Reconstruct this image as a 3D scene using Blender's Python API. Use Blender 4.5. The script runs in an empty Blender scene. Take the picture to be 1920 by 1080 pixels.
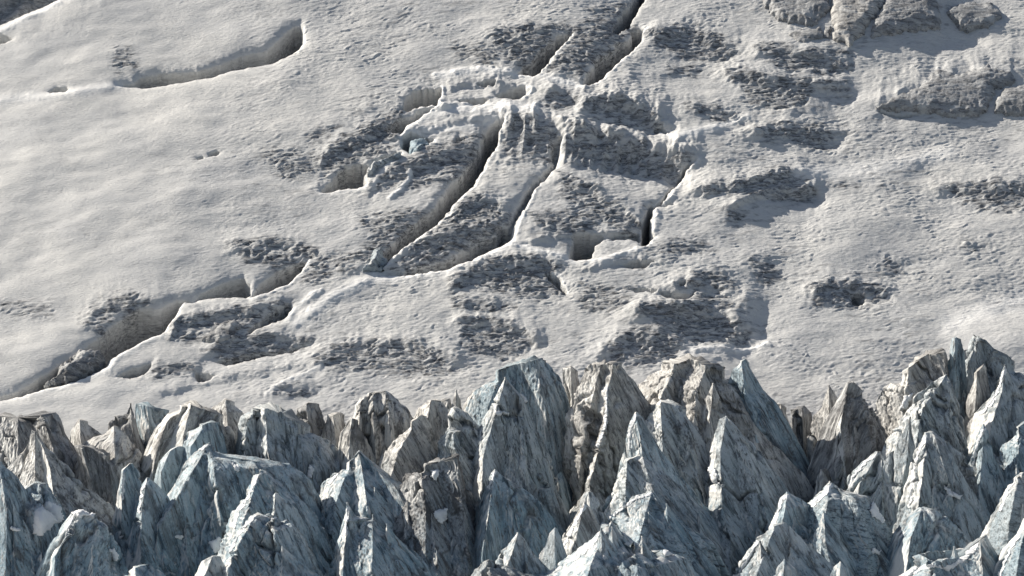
import bpy, math, time
import numpy as np
T0 = time.time()
# ------------------------------------------------------------------ camera, sky, sun, exposure
scene = bpy.context.scene
COL = scene.collection
PITCH = math.radians(8.0)
CAMZ = 100.0
LENS, SENS = 150.0, 36.0
cd = bpy.data.cameras.new("camera")
cd.lens = LENS; cd.sensor_width = SENS; cd.clip_start = 1.0; cd.clip_end = 5000.0
cam = bpy.data.objects.new("camera", cd); COL.objects.link(cam)
cam.location = (0, 0, CAMZ); cam.rotation_euler = (math.pi/2 - PITCH, 0, 0)
scene.camera = cam
SUN_EL, SUN_AZ = math.radians(33.0), math.radians(26.0)   # azimuth: degrees behind the left-hand side
sd = np.array([-math.cos(SUN_AZ)*math.cos(SUN_EL), math.sin(SUN_AZ)*math.cos(SUN_EL), math.sin(SUN_EL)])
world = bpy.data.worlds.new("World"); scene.world = world; world.use_nodes = True
nt = world.node_tree; bg = nt.nodes["Background"]
sky = nt.nodes.new("ShaderNodeTexSky"); sky.sky_type = 'NISHITA'; sky.sun_disc = False
sky.sun_elevation = SUN_EL
sky.sun_rotation = math.atan2(sd[0], sd[1])
hs = nt.nodes.new('ShaderNodeHueSaturation'); hs.inputs['Saturation'].default_value = 0.82
nt.links.new(sky.outputs[0], hs.inputs['Color']); nt.links.new(hs.outputs[0], bg.inputs[0]); bg.inputs[1].default_value = 0.062
ld = bpy.data.lights.new("sun", 'SUN'); ld.energy = 4.7; ld.angle = math.radians(0.5); ld.color = (1.0, 0.93, 0.82)
sun = bpy.data.objects.new("sun", ld); COL.objects.link(sun)
from mathutils import Vector
sun.rotation_euler = Vector(sd).to_track_quat('Z', 'Y').to_euler()
sun.location = (-200, 700, 300)
scene.view_settings.view_transform = 'Standard'; scene.view_settings.look = 'None'
scene.view_settings.exposure = 0.56; scene.view_settings.gamma = 1.0

# ------------------------------------------------------------------ pixel <-> world
K = SENS/LENS/1920.0
cp, sp = math.cos(PITCH), math.sin(PITCH)
def at(px, py, Y):
    """point of the ray through photo pixel (px,py) at distance Y"""
    a = (np.asarray(px, float)-960)*K; b = -(np.asarray(py, float)-540)*K
    dy = cp + b*sp; dz = -sp + b*cp
    t = Y/dy
    return a*t, CAMZ + dz*t
def proj(X, Y, Z):
    Zc = Z-CAMZ
    d = Y*cp - Zc*sp; u = Y*sp + Zc*cp
    return 960 + X/d/K, 540 - u/d/K

# ------------------------------------------------------------------ noise
_r = np.random.RandomState(7)
PERM = np.concatenate([_r.permutation(256)]*3).astype(np.int32)
ANG = _r.rand(256).astype(np.float32)*2*np.pi
GX, GY = np.cos(ANG), np.sin(ANG)
G3 = _r.randn(256, 3).astype(np.float32); G3 /= np.linalg.norm(G3, axis=1)[:, None]
def n2(x, y, seed=0):
    x = np.asarray(x, np.float32)+seed*17.31; y = np.asarray(y, np.float32)-seed*9.77
    xi = np.floor(x).astype(np.int32); yi = np.floor(y).astype(np.int32)
    xf = x-xi; yf = y-yi; xi &= 255; yi &= 255
    u = xf*xf*xf*(xf*(xf*6-15)+10); v = yf*yf*yf*(yf*(yf*6-15)+10)
    def g(dx, dy):
        h = PERM[PERM[xi+dx]+yi+dy]
        return GX[h]*(xf-dx)+GY[h]*(yf-dy)
    a = g(0, 0); b = g(1, 0); c = g(0, 1); d = g(1, 1)
    return 1.5*((a+(b-a)*u)*(1-v)+(c+(d-c)*u)*v)
def n3(x, y, z, seed=0):
    x = np.asarray(x, np.float32)+seed*13.7; y = np.asarray(y, np.float32)-seed*5.3; z = np.asarray(z, np.float32)+seed*3.1
    xi = np.floor(x).astype(np.int32); yi = np.floor(y).astype(np.int32); zi = np.floor(z).astype(np.int32)
    xf = x-xi; yf = y-yi; zf = z-zi; xi &= 255; yi &= 255; zi &= 255
    u = xf*xf*(3-2*xf); v = yf*yf*(3-2*yf); w = zf*zf*(3-2*zf)
    def g(a, b, c):
        h = PERM[PERM[PERM[xi+a]+yi+b]+zi+c]
        return G3[h, 0]*(xf-a)+G3[h, 1]*(yf-b)+G3[h, 2]*(zf-c)
    def l(a, b, t): return a+(b-a)*t
    return 1.5*l(l(l(g(0,0,0), g(1,0,0), u), l(g(0,1,0), g(1,1,0), u), v),
                 l(l(g(0,0,1), g(1,0,1), u), l(g(0,1,1), g(1,1,1), u), v), w)
def fbm2(x, y, o=4, seed=0, gain=0.5):
    s = 0; a = 1
    for i in range(o):
        s = s + a*n2(x*2**i, y*2**i, seed+i*3); a *= gain
    return s
def ss(a, b, x):
    t = np.clip((x-a)/(b-a), 0, 1); return t*t*(3-2*t)

def sdf(poly, X, Y):
    """signed distance to polygon, negative inside"""
    P = np.array(poly, np.float32); Q = np.roll(P, -1, 0)
    d = np.full(X.shape, 1e9, np.float32); ins = np.zeros(X.shape, bool)
    for (x1, y1), (x2, y2) in zip(P, Q):
        ex, ey = x2-x1, y2-y1
        wx = X-x1; wy = Y-y1
        t = np.clip((wx*ex+wy*ey)/(ex*ex+ey*ey+1e-9), 0, 1)
        d = np.minimum(d, (wx-ex*t)**2+(wy-ey*t)**2)
        c = ((y1 > Y) != (y2 > Y))
        if ey != 0: ins ^= c & (X < ex*(Y-y1)/ey+x1)
    d = np.sqrt(d); return np.where(ins, -d, d)
def linedist(pts, X, Y):
    d = np.full(X.shape, 1e9, np.float32)
    for (x1, y1), (x2, y2) in zip(pts[:-1], pts[1:]):
        ex, ey = x2-x1, y2-y1
        wx = X-x1; wy = Y-y1
        t = np.clip((wx*ex+wy*ey)/(ex*ex+ey*ey+1e-9), 0, 1)
        d = np.minimum(d, (wx-ex*t)**2+(wy-ey*t)**2)
    return np.sqrt(d)

# ------------------------------------------------------------------ mesh + tagging helpers
def fast_mesh(name, V, F, mat, attrs=None, smooth=True):
    me = bpy.data.meshes.new(name)
    nv, nf = len(V), len(F)
    me.vertices.add(nv); me.vertices.foreach_set("co", np.ascontiguousarray(V, np.float32).ravel())
    me.loops.add(nf*4); me.loops.foreach_set("vertex_index", np.ascontiguousarray(F, np.int32).ravel())
    me.polygons.add(nf)
    me.polygons.foreach_set("loop_start", np.arange(0, nf*4, 4, dtype=np.int32))
    me.polygons.foreach_set("use_smooth", np.full(nf, smooth, bool))
    me.update(calc_edges=True)
    for k, v in (attrs or {}).items():
        a = me.attributes.new(k, 'FLOAT', 'POINT'); a.data.foreach_set("value", np.ascontiguousarray(v, np.float32).ravel())
    me.materials.append(mat)
    return me
def link(name, me, parent=None):
    o = bpy.data.objects.new(name, me); COL.objects.link(o)
    if parent: o.parent = parent
    return o
def tag(o, label=None, cat=None, group=None, kind=None):
    if label: o["label"] = label
    if cat: o["category"] = cat
    if group: o["group"] = group
    if kind: o["kind"] = kind
    return o
def grid_faces(nr, nc, wrap=False):
    i = np.arange(nr-1)[:, None]; j = np.arange(nc if wrap else nc-1)[None, :]
    j2 = (j+1) % nc
    return np.stack([i*nc+j, i*nc+j2, (i+1)*nc+j2, (i+1)*nc+j], -1).reshape(-1, 4)

# ------------------------------------------------------------------ materials
def mk(name):
    m = bpy.data.materials.new(name); m.use_nodes = True
    n = m.node_tree; b = n.nodes["Principled BSDF"]
    return m, n, b
def noise_node(n, vec, scale, detail=4, rough=0.55, dist=0.0):
    t = n.nodes.new("ShaderNodeTexNoise"); t.inputs["Scale"].default_value = scale
    t.inputs["Detail"].default_value = detail; t.inputs["Roughness"].default_value = rough
    t.inputs["Distortion"].default_value = dist
    n.links.new(vec, t.inputs["Vector"]); return t.outputs["Fac"]
def ramp(n, fac, a, b, ca=0.0, cb=1.0):
    r = n.nodes.new("ShaderNodeMapRange"); r.inputs["From Min"].default_value = a; r.inputs["From Max"].default_value = b
    r.inputs["To Min"].default_value = ca; r.inputs["To Max"].default_value = cb
    n.links.new(fac, r.inputs["Value"]); return r.outputs[0]
def mixc(n, fac, a, b):
    m = n.nodes.new("ShaderNodeMix"); m.data_type = 'RGBA'
    if isinstance(fac, (int, float)): m.inputs[0].default_value = fac
    else: n.links.new(fac, m.inputs[0])
    for s, v in ((6, a), (7, b)):
        if isinstance(v, tuple): m.inputs[s].default_value = (*v, 1)
        else: n.links.new(v, m.inputs[s])
    return m.outputs[2]
def mth(n, op, a, b):
    m = n.nodes.new("ShaderNodeMath"); m.operation = op; m.use_clamp = False
    for s, v in ((0, a), (1, b)):
        if isinstance(v, (int, float)): m.inputs[s].default_value = v
        else: n.links.new(v, m.inputs[s])
    return m.outputs[0]
def mapping(n, vec, rot, scale):
    m = n.nodes.new("ShaderNodeMapping"); m.inputs["Rotation"].default_value = rot; m.inputs["Scale"].default_value = scale
    n.links.new(vec, m.inputs["Vector"]); return m.outputs[0]
def attr(n, name):
    a = n.nodes.new("ShaderNodeAttribute"); a.attribute_name = name; return a.outputs["Fac"]

def snow_material():
    m, n, b = mk("snow")
    tc = n.nodes.new("ShaderNodeTexCoord").outputs["Object"]
    st = mapping(n, tc, (0, 0, math.radians(-8)), (0.35, 1.0, 1.0))
    n1 = noise_node(n, st, 2.2, 6, 0.65)
    n2_ = noise_node(n, tc, 0.09, 4, 0.55)
    d = attr(n, "dirt")  # also carries the shade painted on crevasse walls
    fine = noise_node(n, st, 5.0, 5, 0.7)
    streaky = noise_node(n, mapping(n, tc, (0, 0, math.radians(-10)), (0.22, 1.0, 1.0)), 2.6, 8, 0.75, 0.6)
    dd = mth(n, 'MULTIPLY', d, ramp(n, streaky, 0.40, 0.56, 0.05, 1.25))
    clean = mixc(n, ramp(n, n2_, 0.35, 0.65), (0.70, 0.69, 0.665), (0.60, 0.60, 0.595))
    dash_shade = noise_node(n, mapping(n, tc, (0, 0, math.radians(-8)), (0.28, 1.0, 1.0)), 5.5, 3, 0.6)
    zone = ramp(n, noise_node(n, tc, 0.12, 4, 0.7), 0.42, 0.62, 0.15, 0.8)
    clean = mixc(n, ramp(n, n1, 0.42, 0.62), mixc(n, 0.22, clean, (0.45, 0.45, 0.46)), clean)
    clean = mixc(n, mth(n, 'MULTIPLY', zone, ramp(n, dash_shade, 0.60, 0.68)), clean, (0.30, 0.29, 0.29))  # dark dashes paint the shade cast by small scallops
    ice = mixc(n, ramp(n, n1, 0.35, 0.65), (0.09, 0.09, 0.095), (0.36, 0.37, 0.385))
    clean = mixc(n, attr(n, "fresh_lit"), clean, (0.88, 0.87, 0.85))
    cl = n.nodes.new("ShaderNodeClamp"); n.links.new(dd, cl.inputs[0])
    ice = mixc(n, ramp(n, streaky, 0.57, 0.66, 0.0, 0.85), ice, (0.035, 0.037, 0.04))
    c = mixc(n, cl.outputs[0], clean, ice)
    n.links.new(c, b.inputs["Base Color"])
    b.inputs["Roughness"].default_value = 0.75; b.inputs["Specular IOR Level"].default_value = 0.25
    bp = n.nodes.new("ShaderNodeBump"); bp.inputs["Strength"].default_value = 0.8; bp.inputs["Distance"].default_value = 0.18
    n.links.new(fine, bp.inputs["Height"]); n.links.new(bp.outputs[0], b.inputs["Normal"])
    return m
def ice_material(name, light, mid, dark, warm_top=0.0, streak=(0.0, 0.6, 0.0), dirt=(0.075, 0.075, 0.078)):
    m, n, b = mk(name)
    tc = n.nodes.new("ShaderNodeTexCoord").outputs["Object"]
    fa = n.nodes.new("ShaderNodeAttribute"); fa.attribute_name = "flow"
    st = mapping(n, fa.outputs["Vector"], (0, 0, 0), (1.0, 0.8, 0.10))
    s1 = noise_node(n, st, 1.3, 7, 0.70, 0.2)
    s2 = noise_node(n, st, 3.6, 5, 0.7, 0.1)
    big = noise_node(n, tc, 0.13, 4, 0.6)
    grit = noise_node(n, tc, 4.5, 4, 0.75)
    c = mixc(n, ramp(n, big, 0.36, 0.64), mid, light)
    # denser, bluer ice towards the foot of the towers
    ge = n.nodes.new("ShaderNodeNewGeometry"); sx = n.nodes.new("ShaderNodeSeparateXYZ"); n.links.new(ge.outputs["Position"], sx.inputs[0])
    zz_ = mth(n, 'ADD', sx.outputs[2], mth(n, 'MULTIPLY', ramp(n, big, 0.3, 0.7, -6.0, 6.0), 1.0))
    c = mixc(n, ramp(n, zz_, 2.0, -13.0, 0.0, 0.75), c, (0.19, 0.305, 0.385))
    c = mixc(n, ramp(n, s1, 0.50, 0.60, 0.0, 0.9), c, dark)
    c = mixc(n, ramp(n, s2, 0.55, 0.62, 0.0, 0.9), c, dirt)
    c = mixc(n, ramp(n, s1, 0.44, 0.32, 0.0, 0.7), c, (0.62, 0.64, 0.64))
    c = mixc(n, ramp(n, grit, 0.5, 0.75, 0.0, 0.5), c, dark)
    fl = noise_node(n, st, 7.0, 5, 0.7)
    c = mixc(n, ramp(n, fl, 0.57, 0.66, 0.0, 0.65), c, (0.66, 0.67, 0.66))
    dt = attr(n, "dirt")
    c = mixc(n, mth(n, 'MULTIPLY', dt, 0.85), c, dirt)
    fr = attr(n, "frost")  # also carries the white painted on sunlit left-facing sides
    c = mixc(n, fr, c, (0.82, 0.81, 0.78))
    n.links.new(c, b.inputs["Base Color"])
    b.inputs["Roughness"].default_value = 0.55; b.inputs["Specular IOR Level"].default_value = 0.35
    bp = n.nodes.new("ShaderNodeBump"); bp.inputs["Strength"].default_value = 0.8; bp.inputs["Distance"].default_value = 0.2
    h = mth(n, 'ADD', s2, mth(n, 'MULTIPLY', grit, 0.5))
    n.links.new(h, bp.inputs["Height"]); n.links.new(bp.outputs[0], b.inputs["Normal"])
    return m
MS = snow_material()
MATS = {
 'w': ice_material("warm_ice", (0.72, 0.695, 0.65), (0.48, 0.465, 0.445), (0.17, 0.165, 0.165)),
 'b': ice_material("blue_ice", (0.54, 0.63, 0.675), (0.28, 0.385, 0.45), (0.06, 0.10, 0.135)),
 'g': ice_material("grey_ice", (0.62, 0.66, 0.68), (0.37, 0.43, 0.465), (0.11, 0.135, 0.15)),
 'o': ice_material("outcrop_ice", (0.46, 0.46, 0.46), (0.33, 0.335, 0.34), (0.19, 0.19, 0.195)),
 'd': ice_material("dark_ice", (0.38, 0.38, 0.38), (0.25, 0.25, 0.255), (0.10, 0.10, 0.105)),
}
snow_patch_mat, _n, _b = mk("packed_snow")
_b.inputs["Base Color"].default_value = (0.78, 0.79, 0.80, 1); _b.inputs["Roughness"].default_value = 0.7

# ------------------------------------------------------------------ the snow slope (one sheet)
SL = math.radians(32.0)
TS = math.tan(SL)
_, ZP = at(960, 800, 560.0)
def plane(y): return ZP + (y-560.0)*TS
def spaced(a, b, s, lo, hi, g=1.09):
    c = list(np.arange(a, b, s)); d = s; x = c[-1]
    while x < hi: d *= g; x += d; c.append(x)
    d = s; x = c[0]; f = []
    while x > lo: d *= g; x -= d; f.append(x)
    return np.array(f[::-1]+c)
xs = spaced(-102, 102, 0.13, -420, 420)
ys = spaced(556.5, 652, 0.135, 90, 1000, 1.10)
X, Yg = np.meshgrid(xs.astype(np.float32), ys.astype(np.float32))
YF = 558.0
below = YF - Yg
drop = np.where(below > 0, 26*ss(0, 11, below)+np.maximum(below-4, 0)*0.16 - np.maximum(below, 0)*TS, 0)
Z = plane(np.maximum(Yg, 300)*1.0)
Z = np.where(below > 0, plane(YF)-26*ss(0, 11, below)-np.maximum(below-4, 0)*0.16, plane(Yg)).astype(np.float32)
on = (1-ss(0, 6, below)).astype(np.float32)
# broad form: the face turns a little away to the right; broad swells
B = -(X*X)/900.0*np.where(X > 0, 0.75, 1.3)*0.5
B = np.maximum(B, -9)
B = B + 0.9*fbm2(X/34, Yg/40, 3, 1) + 0.28*fbm2((X+0.4*Yg)/13, Yg/7, 3, 5)
B = (B*on).astype(np.float32)
NX, NY, NZ = 0.0, -math.sin(SL), math.cos(SL)
PX, PY = proj(X, Yg+NY*B, Z+NZ*B)
PX = PX.astype(np.float32); PY = PY.astype(np.float32)
Hh = np.zeros_like(X); DirtShade = np.zeros_like(X); Rough = np.zeros_like(X); Calm = np.zeros_like(X); FreshLit = np.zeros_like(X)
# warped pixel coordinates give natural ragged outlines
wob = n2(PX/26, PY/20, 31)*5 + n2(PX/9, PY/7, 32)*2.5
wob2 = n2(PX/24, PY/18, 33)*5 + n2(PX/8, PY/7, 34)*2.5
jj = n2(PX/30, PY/22, 35)*4 + n2(PX/10, PY/8, 36)*2.6 + n2(PX/4.5, PY/4, 39)*0.9
jk = n2(PX/28, PY/20, 37)*3.0 + n2(PX/9, PY/8, 38)*2.2 + n2(PX/4.5, PY/4, 40)*0.8
def crop(poly, m):
    p = np.array(poly, float)
    x0, y0 = p.min(0)-m; x1, y1 = p.max(0)+m
    ok = (PX > x0) & (PX < x1) & (PY > y0) & (PY < y1)
    r = np.where(ok.any(1))[0]; c = np.where(ok.any(0))[0]
    if len(r) == 0: return None
    return slice(r[0], r[-1]+1), slice(c[0], c[-1]+1)

CREV = [  # (polygon, depth m, wall px, lip drop m, lip px)
 ([(-120,95),(-60,66),(0,44),(40,27),(100,1),(160,-32),(160,-90),(-120,-90)], 6, 16, .5, 12),
 ([(-60,60),(0,60),(16,66),(24,71),(10,78),(-60,98)], 3, 6, .3, 8),
 ([(250,150),(262,138),(300,130),(370,126),(420,110),(450,98),(500,86),(520,70),(535,54),(550,43),(562,42),(568,52),(570,75),(560,88),(530,102),(510,112),(470,119),(430,127),(400,138),(340,148),(270,158),(220,156)], 4.5, 12, .9, 11),
 ([(88,170),(105,162),(125,162),(130,166),(122,173),(95,174)], 1.5, 4, .25, 6),
 ([(368,294),(380,291),(386,295),(372,299)], 1, 3, .2, 5),
 ([(390,286),(405,280),(415,284),(405,291),(390,292)], 1, 3, .2, 5),
 ([(-60,748),(0,736),(25,731),(60,711),(100,687),(140,663),(165,642),(200,612),(235,586),(265,573),(300,575),(330,558),(350,556),(365,560),(345,564),(330,590),(310,617),(298,623),(270,635),(240,650),(207,668),(200,682),(160,705),(120,718),(80,726),(40,740),(0,746),(-60,760)], 5.5, 14, .7, 10),
 ([(362,561),(380,546),(430,524),(455,518),(470,530),(472,550),(462,559),(440,556),(400,557)], 3.5, 8, .4, 8),
 ([(469,558),(485,530),(520,505),(560,489),(578,484),(566,506),(540,531),(500,549)], 4, 8, .4, 8),
 ([(455,632),(475,608),(500,590),(545,566),(547,575),(537,590),(505,605),(478,619)], 2.6, 7, .4, 8),
 ([(212,703),(250,688),(285,678),(286,686),(272,703),(240,708)], 2.4, 6, .3, 7),
 ([(362,706),(370,695),(404,704),(392,712),(374,716)], 1.6, 5, .3, 7),
 ([(400,676),(450,660),(520,655),(590,640),(548,657),(480,669),(425,683)], 1.8, 5, .3, 8),
 ([(753,210),(760,188),(775,170),(800,164),(829,163),(827,185),(821,201),(790,203),(770,211)], 4.2, 5, .3, 7),
 ([(716,243),(745,227),(800,204),(820,202),(792,221),(766,236),(752,253),(735,247)], 3, 6, .3, 8),
 ([(598,356),(620,333),(650,308),(676,303),(691,308),(683,330),(690,346),(660,353),(620,358)], 4, 8, .4, 8),
 ([(690,318),(700,295),(742,284),(754,289),(736,304),(710,314)], 2, 5, .3, 6),
 ([(752,258),(770,250),(800,256),(818,262),(800,275),(772,292),(755,282)], 2.5, 6, .3, 6),
 ([(852,262),(862,257),(874,262),(866,270),(856,269)], 1.2, 4, .2, 5),
 ([(936,226),(916,236),(903,262),(891,288),(876,306),(856,330),(836,350),(824,366),(818,383),(788,405),(758,430),(728,460),(712,476),(700,500),(712,502),(742,478),(777,450),(812,425),(837,400),(860,375),(886,346),(906,312),(924,282),(940,248),(946,230)], 4.8, 9, .8, 9),
 ([(960,424),(945,418),(930,438),(900,443),(880,458),(850,473),(800,490),(740,503),(712,511),(780,509),(840,501),(882,490),(932,461),(957,446)], 4.2, 10, .7, 9),
 ([(1050,258),(1036,268),(1029,290),(1033,300),(1018,320),(998,340),(983,360),(968,390),(953,420),(950,440),(957,442),(966,415),(991,380),(1002,355),(1027,330),(1045,305),(1049,285),(1062,262)], 0.9, 9, .5, 7),
 ([(1262,332),(1252,352),(1238,374),(1224,384),(1228,388),(1244,378),(1257,356),(1268,334)], 1.4, 3, .3, 5),
 ([(1138,441),(1165,434),(1195,432),(1204,440),(1200,452),(1180,446),(1150,447)], 1.2, 4, .3, 5),
 ([(1070,60),(1045,62),(1018,84),(998,108),(983,120),(968,138),(1006,143),(1016,130),(1031,110),(1051,85),(1072,66)], 5, 12, .6, 8),
 ([(1200,48),(1180,48),(1183,65),(1163,75),(1140,93),(1120,105),(1104,130),(1092,158),(1102,163),(1131,146),(1152,120),(1177,100),(1202,75),(1210,52)], 5, 12, .7, 9),
 ([(1200,-40),(1190,-5),(1172,15),(1158,38),(1146,58),(1160,61),(1182,45),(1196,20),(1208,0),(1220,-40)], 4, 9, .5, 8),
 ([(1203,452),(1201,430),(1209,400),(1217,383),(1227,379),(1223,400),(1223,430),(1228,445),(1213,459),(1203,461)], 5, 4, .5, 7),
 ([(1262,376),(1245,378),(1228,382),(1232,386),(1250,382),(1266,380)], .8, 3, .3, 5),
 ([(1305,298),(1290,302),(1272,318),(1262,330),(1268,332),(1280,322),(1296,308)], 1.8, 4, .4, 6),
 ([(1066,482),(1073,455),(1074,438),(1100,434),(1125,438),(1138,441),(1117,456),(1113,478),(1100,486),(1080,486)], 5.5, 6, .5, 6),
 ([(1165,494),(1190,486),(1215,484),(1234,491),(1202,500),(1180,503)], 2, 5, .3, 6),
 ([(1228,548),(1250,548),(1290,552),(1308,545),(1292,566),(1270,571),(1250,562)], 2.4, 6, .4, 7),
 ([(1180,541),(1200,539),(1235,544),(1228,551),(1195,551)], 1.0, 4, .2, 6),
 ([(928,178),(955,167),(986,165),(987,180),(962,191),(935,186)], 2.2, 6, .4, 6),
 ([(852,190),(870,187),(905,185),(924,189),(902,197),(865,197)], 1.8, 4, .3, 6),
 ([(886,158),(905,154),(932,151),(928,162),(905,163)], 1.2, 4, .3, 6),
 ([(1020,505),(1038,510),(1050,522),(1066,545),(1056,546),(1040,528),(1022,514)], 1.6, 4, .3, 6),
 ([(1240,237),(1252,246),(1250,252),(1225,243),(1228,238)], 1.6, 4, .4, 6),
 ([(1590,548),(1612,546),(1625,560),(1615,568),(1600,566)], 1.6, 5, .3, 6),
 ([(1640,203),(1690,211),(1740,212),(1700,220),(1655,212)], 1.0, 4, .2, 6),
 ([(1270,532),(1285,528),(1290,536),(1278,542)], 1.0, 4, .2, 5),
]
crev_mask = np.zeros_like(X)
for ci, (poly, dep, wp, lf, lp) in enumerate(CREV):
    jw = .35 if ci < 9 else .8
    c = crop(poly, lp*4+8)
    if c is None: continue
    d = sdf(poly, PX[c]+jw*jj[c], PY[c]+jw*jk[c])+1.0
    ins = np.clip(-d/(0.6*wp), 0, 1)**0.8
    Hh[c] -= 1.5*dep*ins*(0.9+0.25*n2(PX[c]/40, PY[c]/30, 3)) + lf*np.exp(-np.maximum(d, 0)/(0.7*lp))
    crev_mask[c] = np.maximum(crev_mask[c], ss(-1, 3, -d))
    Calm[c] = np.maximum(Calm[c], ss(-2, 5, -d))

PATCH = [  # (polygon, dirt, roughness, dipole m)  rough bare-ice patches
 ([(925,62),(980,50),(1065,48),(1040,70),(1010,100),(985,128),(955,115),(935,90)], .95, 1, .9),
 ([(1070,55),(1120,38),(1160,40),(1185,50),(1150,95),(1100,120),(1090,150),(1020,134),(1030,110),(1060,80)], .85, 1, .9),
 ([(1100,20),(1180,5),(1170,30),(1120,40)], .5, .6, .2),
 ([(1210,60),(1310,58),(1385,84),(1362,112),(1280,107),(1230,84)], .85, .9, .7),
 ([(1250,50),(1310,52),(1310,62),(1255,62)], .9, .7, .3),
 ([(1256,127),(1320,129),(1302,138),(1262,136)], .8, .7, .3),
 ([(1415,92),(1450,87),(1500,103),(1600,122),(1575,138),(1480,131),(1440,115)], .9, .9, .6),
 ([(1520,100),(1560,95),(1600,102),(1560,106)], .9, .6, .2),
 ([(1360,138),(1400,140),(1450,149),(1522,152),(1528,172),(1503,197),(1440,201),(1392,186),(1398,170),(1368,150)], .8, .8, 1.0),
 ([(1526,154),(1585,158),(1590,174),(1560,175)], .8, .7, .6),
 ([(1285,196),(1340,199),(1392,225),(1360,230),(1305,212)], .85, .9, .4),
 ([(1400,246),(1480,240),(1540,234),(1568,262),(1550,275),(1500,267),(1450,264)], .8, .8, .8),
 ([(1300,358),(1400,345),(1470,322),(1512,333),(1528,362),(1450,372),(1380,370)], .75, .8, .8),
 ([(1440,362),(1520,354),(1524,366),(1450,376)], .8, .6, .5),
 ([(1750,352),(1860,343),(1990,345),(1990,392),(1850,392),(1785,372)], .6, 1, .4),
 ([(1550,338),(1600,343),(1614,352),(1570,355)], .85, .6, .2),
 ([(1362,390),(1384,396),(1392,412),(1368,414)], .9, .7, .6),
 ([(585,310),(600,290),(640,260),(700,230),(765,198),(755,250),(725,282),(680,302),(620,332)], .75, .9, .4),
 ([(690,352),(715,325),(820,270),(905,248),(897,290),(850,333),(790,345),(740,362)], .62, .9, .8),
 ([(420,455),(520,448),(600,470),(622,500),(560,508),(480,500)], .55, 1, .2),
 ([(670,410),(760,392),(835,398),(800,432),(740,462),(640,505),(560,525),(600,498),(680,472),(700,440)], .78, 1, .4),
 ([(825,405),(880,368),(955,400),(952,432),(880,458),(780,497),(725,508),(780,455)], .9, 1, .7),
 ([(845,522),(900,490),(1000,482),(1048,500),(1040,510),(1062,545),(1010,557),(900,542),(845,548)], .88, 1, .5),
 ([(850,560),(930,563),(965,575),(920,588),(850,577)], .85, .9, .4),
 ([(862,608),(900,598),(962,612),(1005,640),(962,668),(880,657),(862,630)], .9, 1, .8),
 ([(1180,588),(1250,573),(1350,588),(1402,618),(1392,642),(1300,634),(1230,612)], .95, 1, .9),
 ([(1125,665),(1180,622),(1240,618),(1275,642),(1255,670),(1180,684)], .9, 1, .7),
 ([(580,672),(660,638),(800,648),(868,680),(835,703),(700,698),(620,692)], .58, 1, .5),
 ([(315,632),(328,600),(400,590),(480,578),(545,568),(500,590),(462,612),(440,642),(380,642)], .88, 1, .5),
 ([(385,662),(410,640),(480,628),(595,636),(550,657),(430,672)], .9, 1, .5),
 ([(275,702),(300,684),(384,680),(372,697),(300,707)], .8, .9, .4),
 ([(560,520),(600,485),(680,480),(640,505),(590,530)], .8, 1, .2),
 ([(945,290),(942,250),(968,225),(1044,240),(1040,262),(1030,302)], .45, .4, .8),
 ([(1055,300),(1056,262),(1072,250),(1150,262),(1300,296),(1268,325),(1200,318),(1080,305)], .5, .5, 1.6),
 ([(1050,325),(1110,345),(1160,385),(1205,422),(1190,442),(1120,410),(1040,370)], .6, .9, .5),
 ([(980,400),(1060,392),(1135,402),(1115,432),(1070,442),(1020,430)], .6, .9, .5),
 ([(1095,202),(1160,193),(1232,218),(1254,248),(1180,242),(1105,228)], .45, .4, 1.6),
 ([(1030,182),(1080,175),(1096,200),(1040,214),(1010,205)], .5, .5, .7),
 ([(1515,540),(1560,528),(1652,538),(1668,555),(1600,574),(1530,568)], .8, .9, .6),
 ([(1402,490),(1440,486),(1468,520),(1430,532)], .75, .8, .5),
 ([(1295,517),(1340,508),(1385,540),(1340,548)], .7, .8, .5),
 ([(1300,545),(1360,560),(1400,590),(1340,590),(1290,575)], .5, .7, .5),
 ([(150,600),(190,560),(240,548),(295,566),(235,590),(190,622)], .45, .8, .3),
 ([(490,285),(560,278),(595,320),(540,335),(505,312)], .5, .9, .2),
 ([(1195,462),(1320,448),(1335,470),(1250,480)], .55, .8, .4),
 ([(1090,530),(1190,540),(1170,595),(1085,582)], .35, .8, .1),
 ([(580,250),(620,235),(640,240),(600,270),(575,270)], .55, .7, .3),
 ([(1660,490),(1690,490),(1690,515),(1660,512)], .6, .7, .3),
 ([(1800,455),(1850,460),(1850,470),(1810,468)], .4, .7, .2),
 ([(600,280),(590,300),(560,330),(570,300)], .5, .7, .2),
 ([(840,80),(930,90),(930,130),(860,115)], .3, .9, .1),
 ([(210,90),(250,95),(260,130),(215,135)], .4, .8, .1),
 ([(-20,560),(100,565),(100,600),(-20,590)], .12, .6, .0),
 ([(1260,540),(1310,520),(1360,520),(1330,545)], .5, .6, .3),
 ([(500,735),(545,720),(600,735),(560,745)], .5, .9, .6),
]
ca, sa = math.cos(math.radians(55)), math.sin(math.radians(55))
for poly, di, ro, dp in PATCH:
    c = crop(poly, 60)
    if c is None: continue
    x = PX[c]+wob[c]*1.6; y = PY[c]+wob2[c]*1.3
    d = sdf(poly, x, y)
    m = ss(-20, 16, -d)
    DirtShade[c] = np.maximum(DirtShade[c], (0.5+0.5*di)*m); Rough[c] = np.maximum(Rough[c], ro*ss(-12, 10, -d))
    p = np.array(poly, float); cx, cy = p.mean(0); r = 0.5*min(np.ptp(p[:, 0]), np.ptp(p[:, 1])*1.4)+4
    nn = ((x-cx)*ca*0.5+(y-cy)*sa)/r
    Hh[c] -= 0.8*dp*np.tanh(nn*1.2)*np.exp(-np.maximum(d, 0)/16.0)
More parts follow.
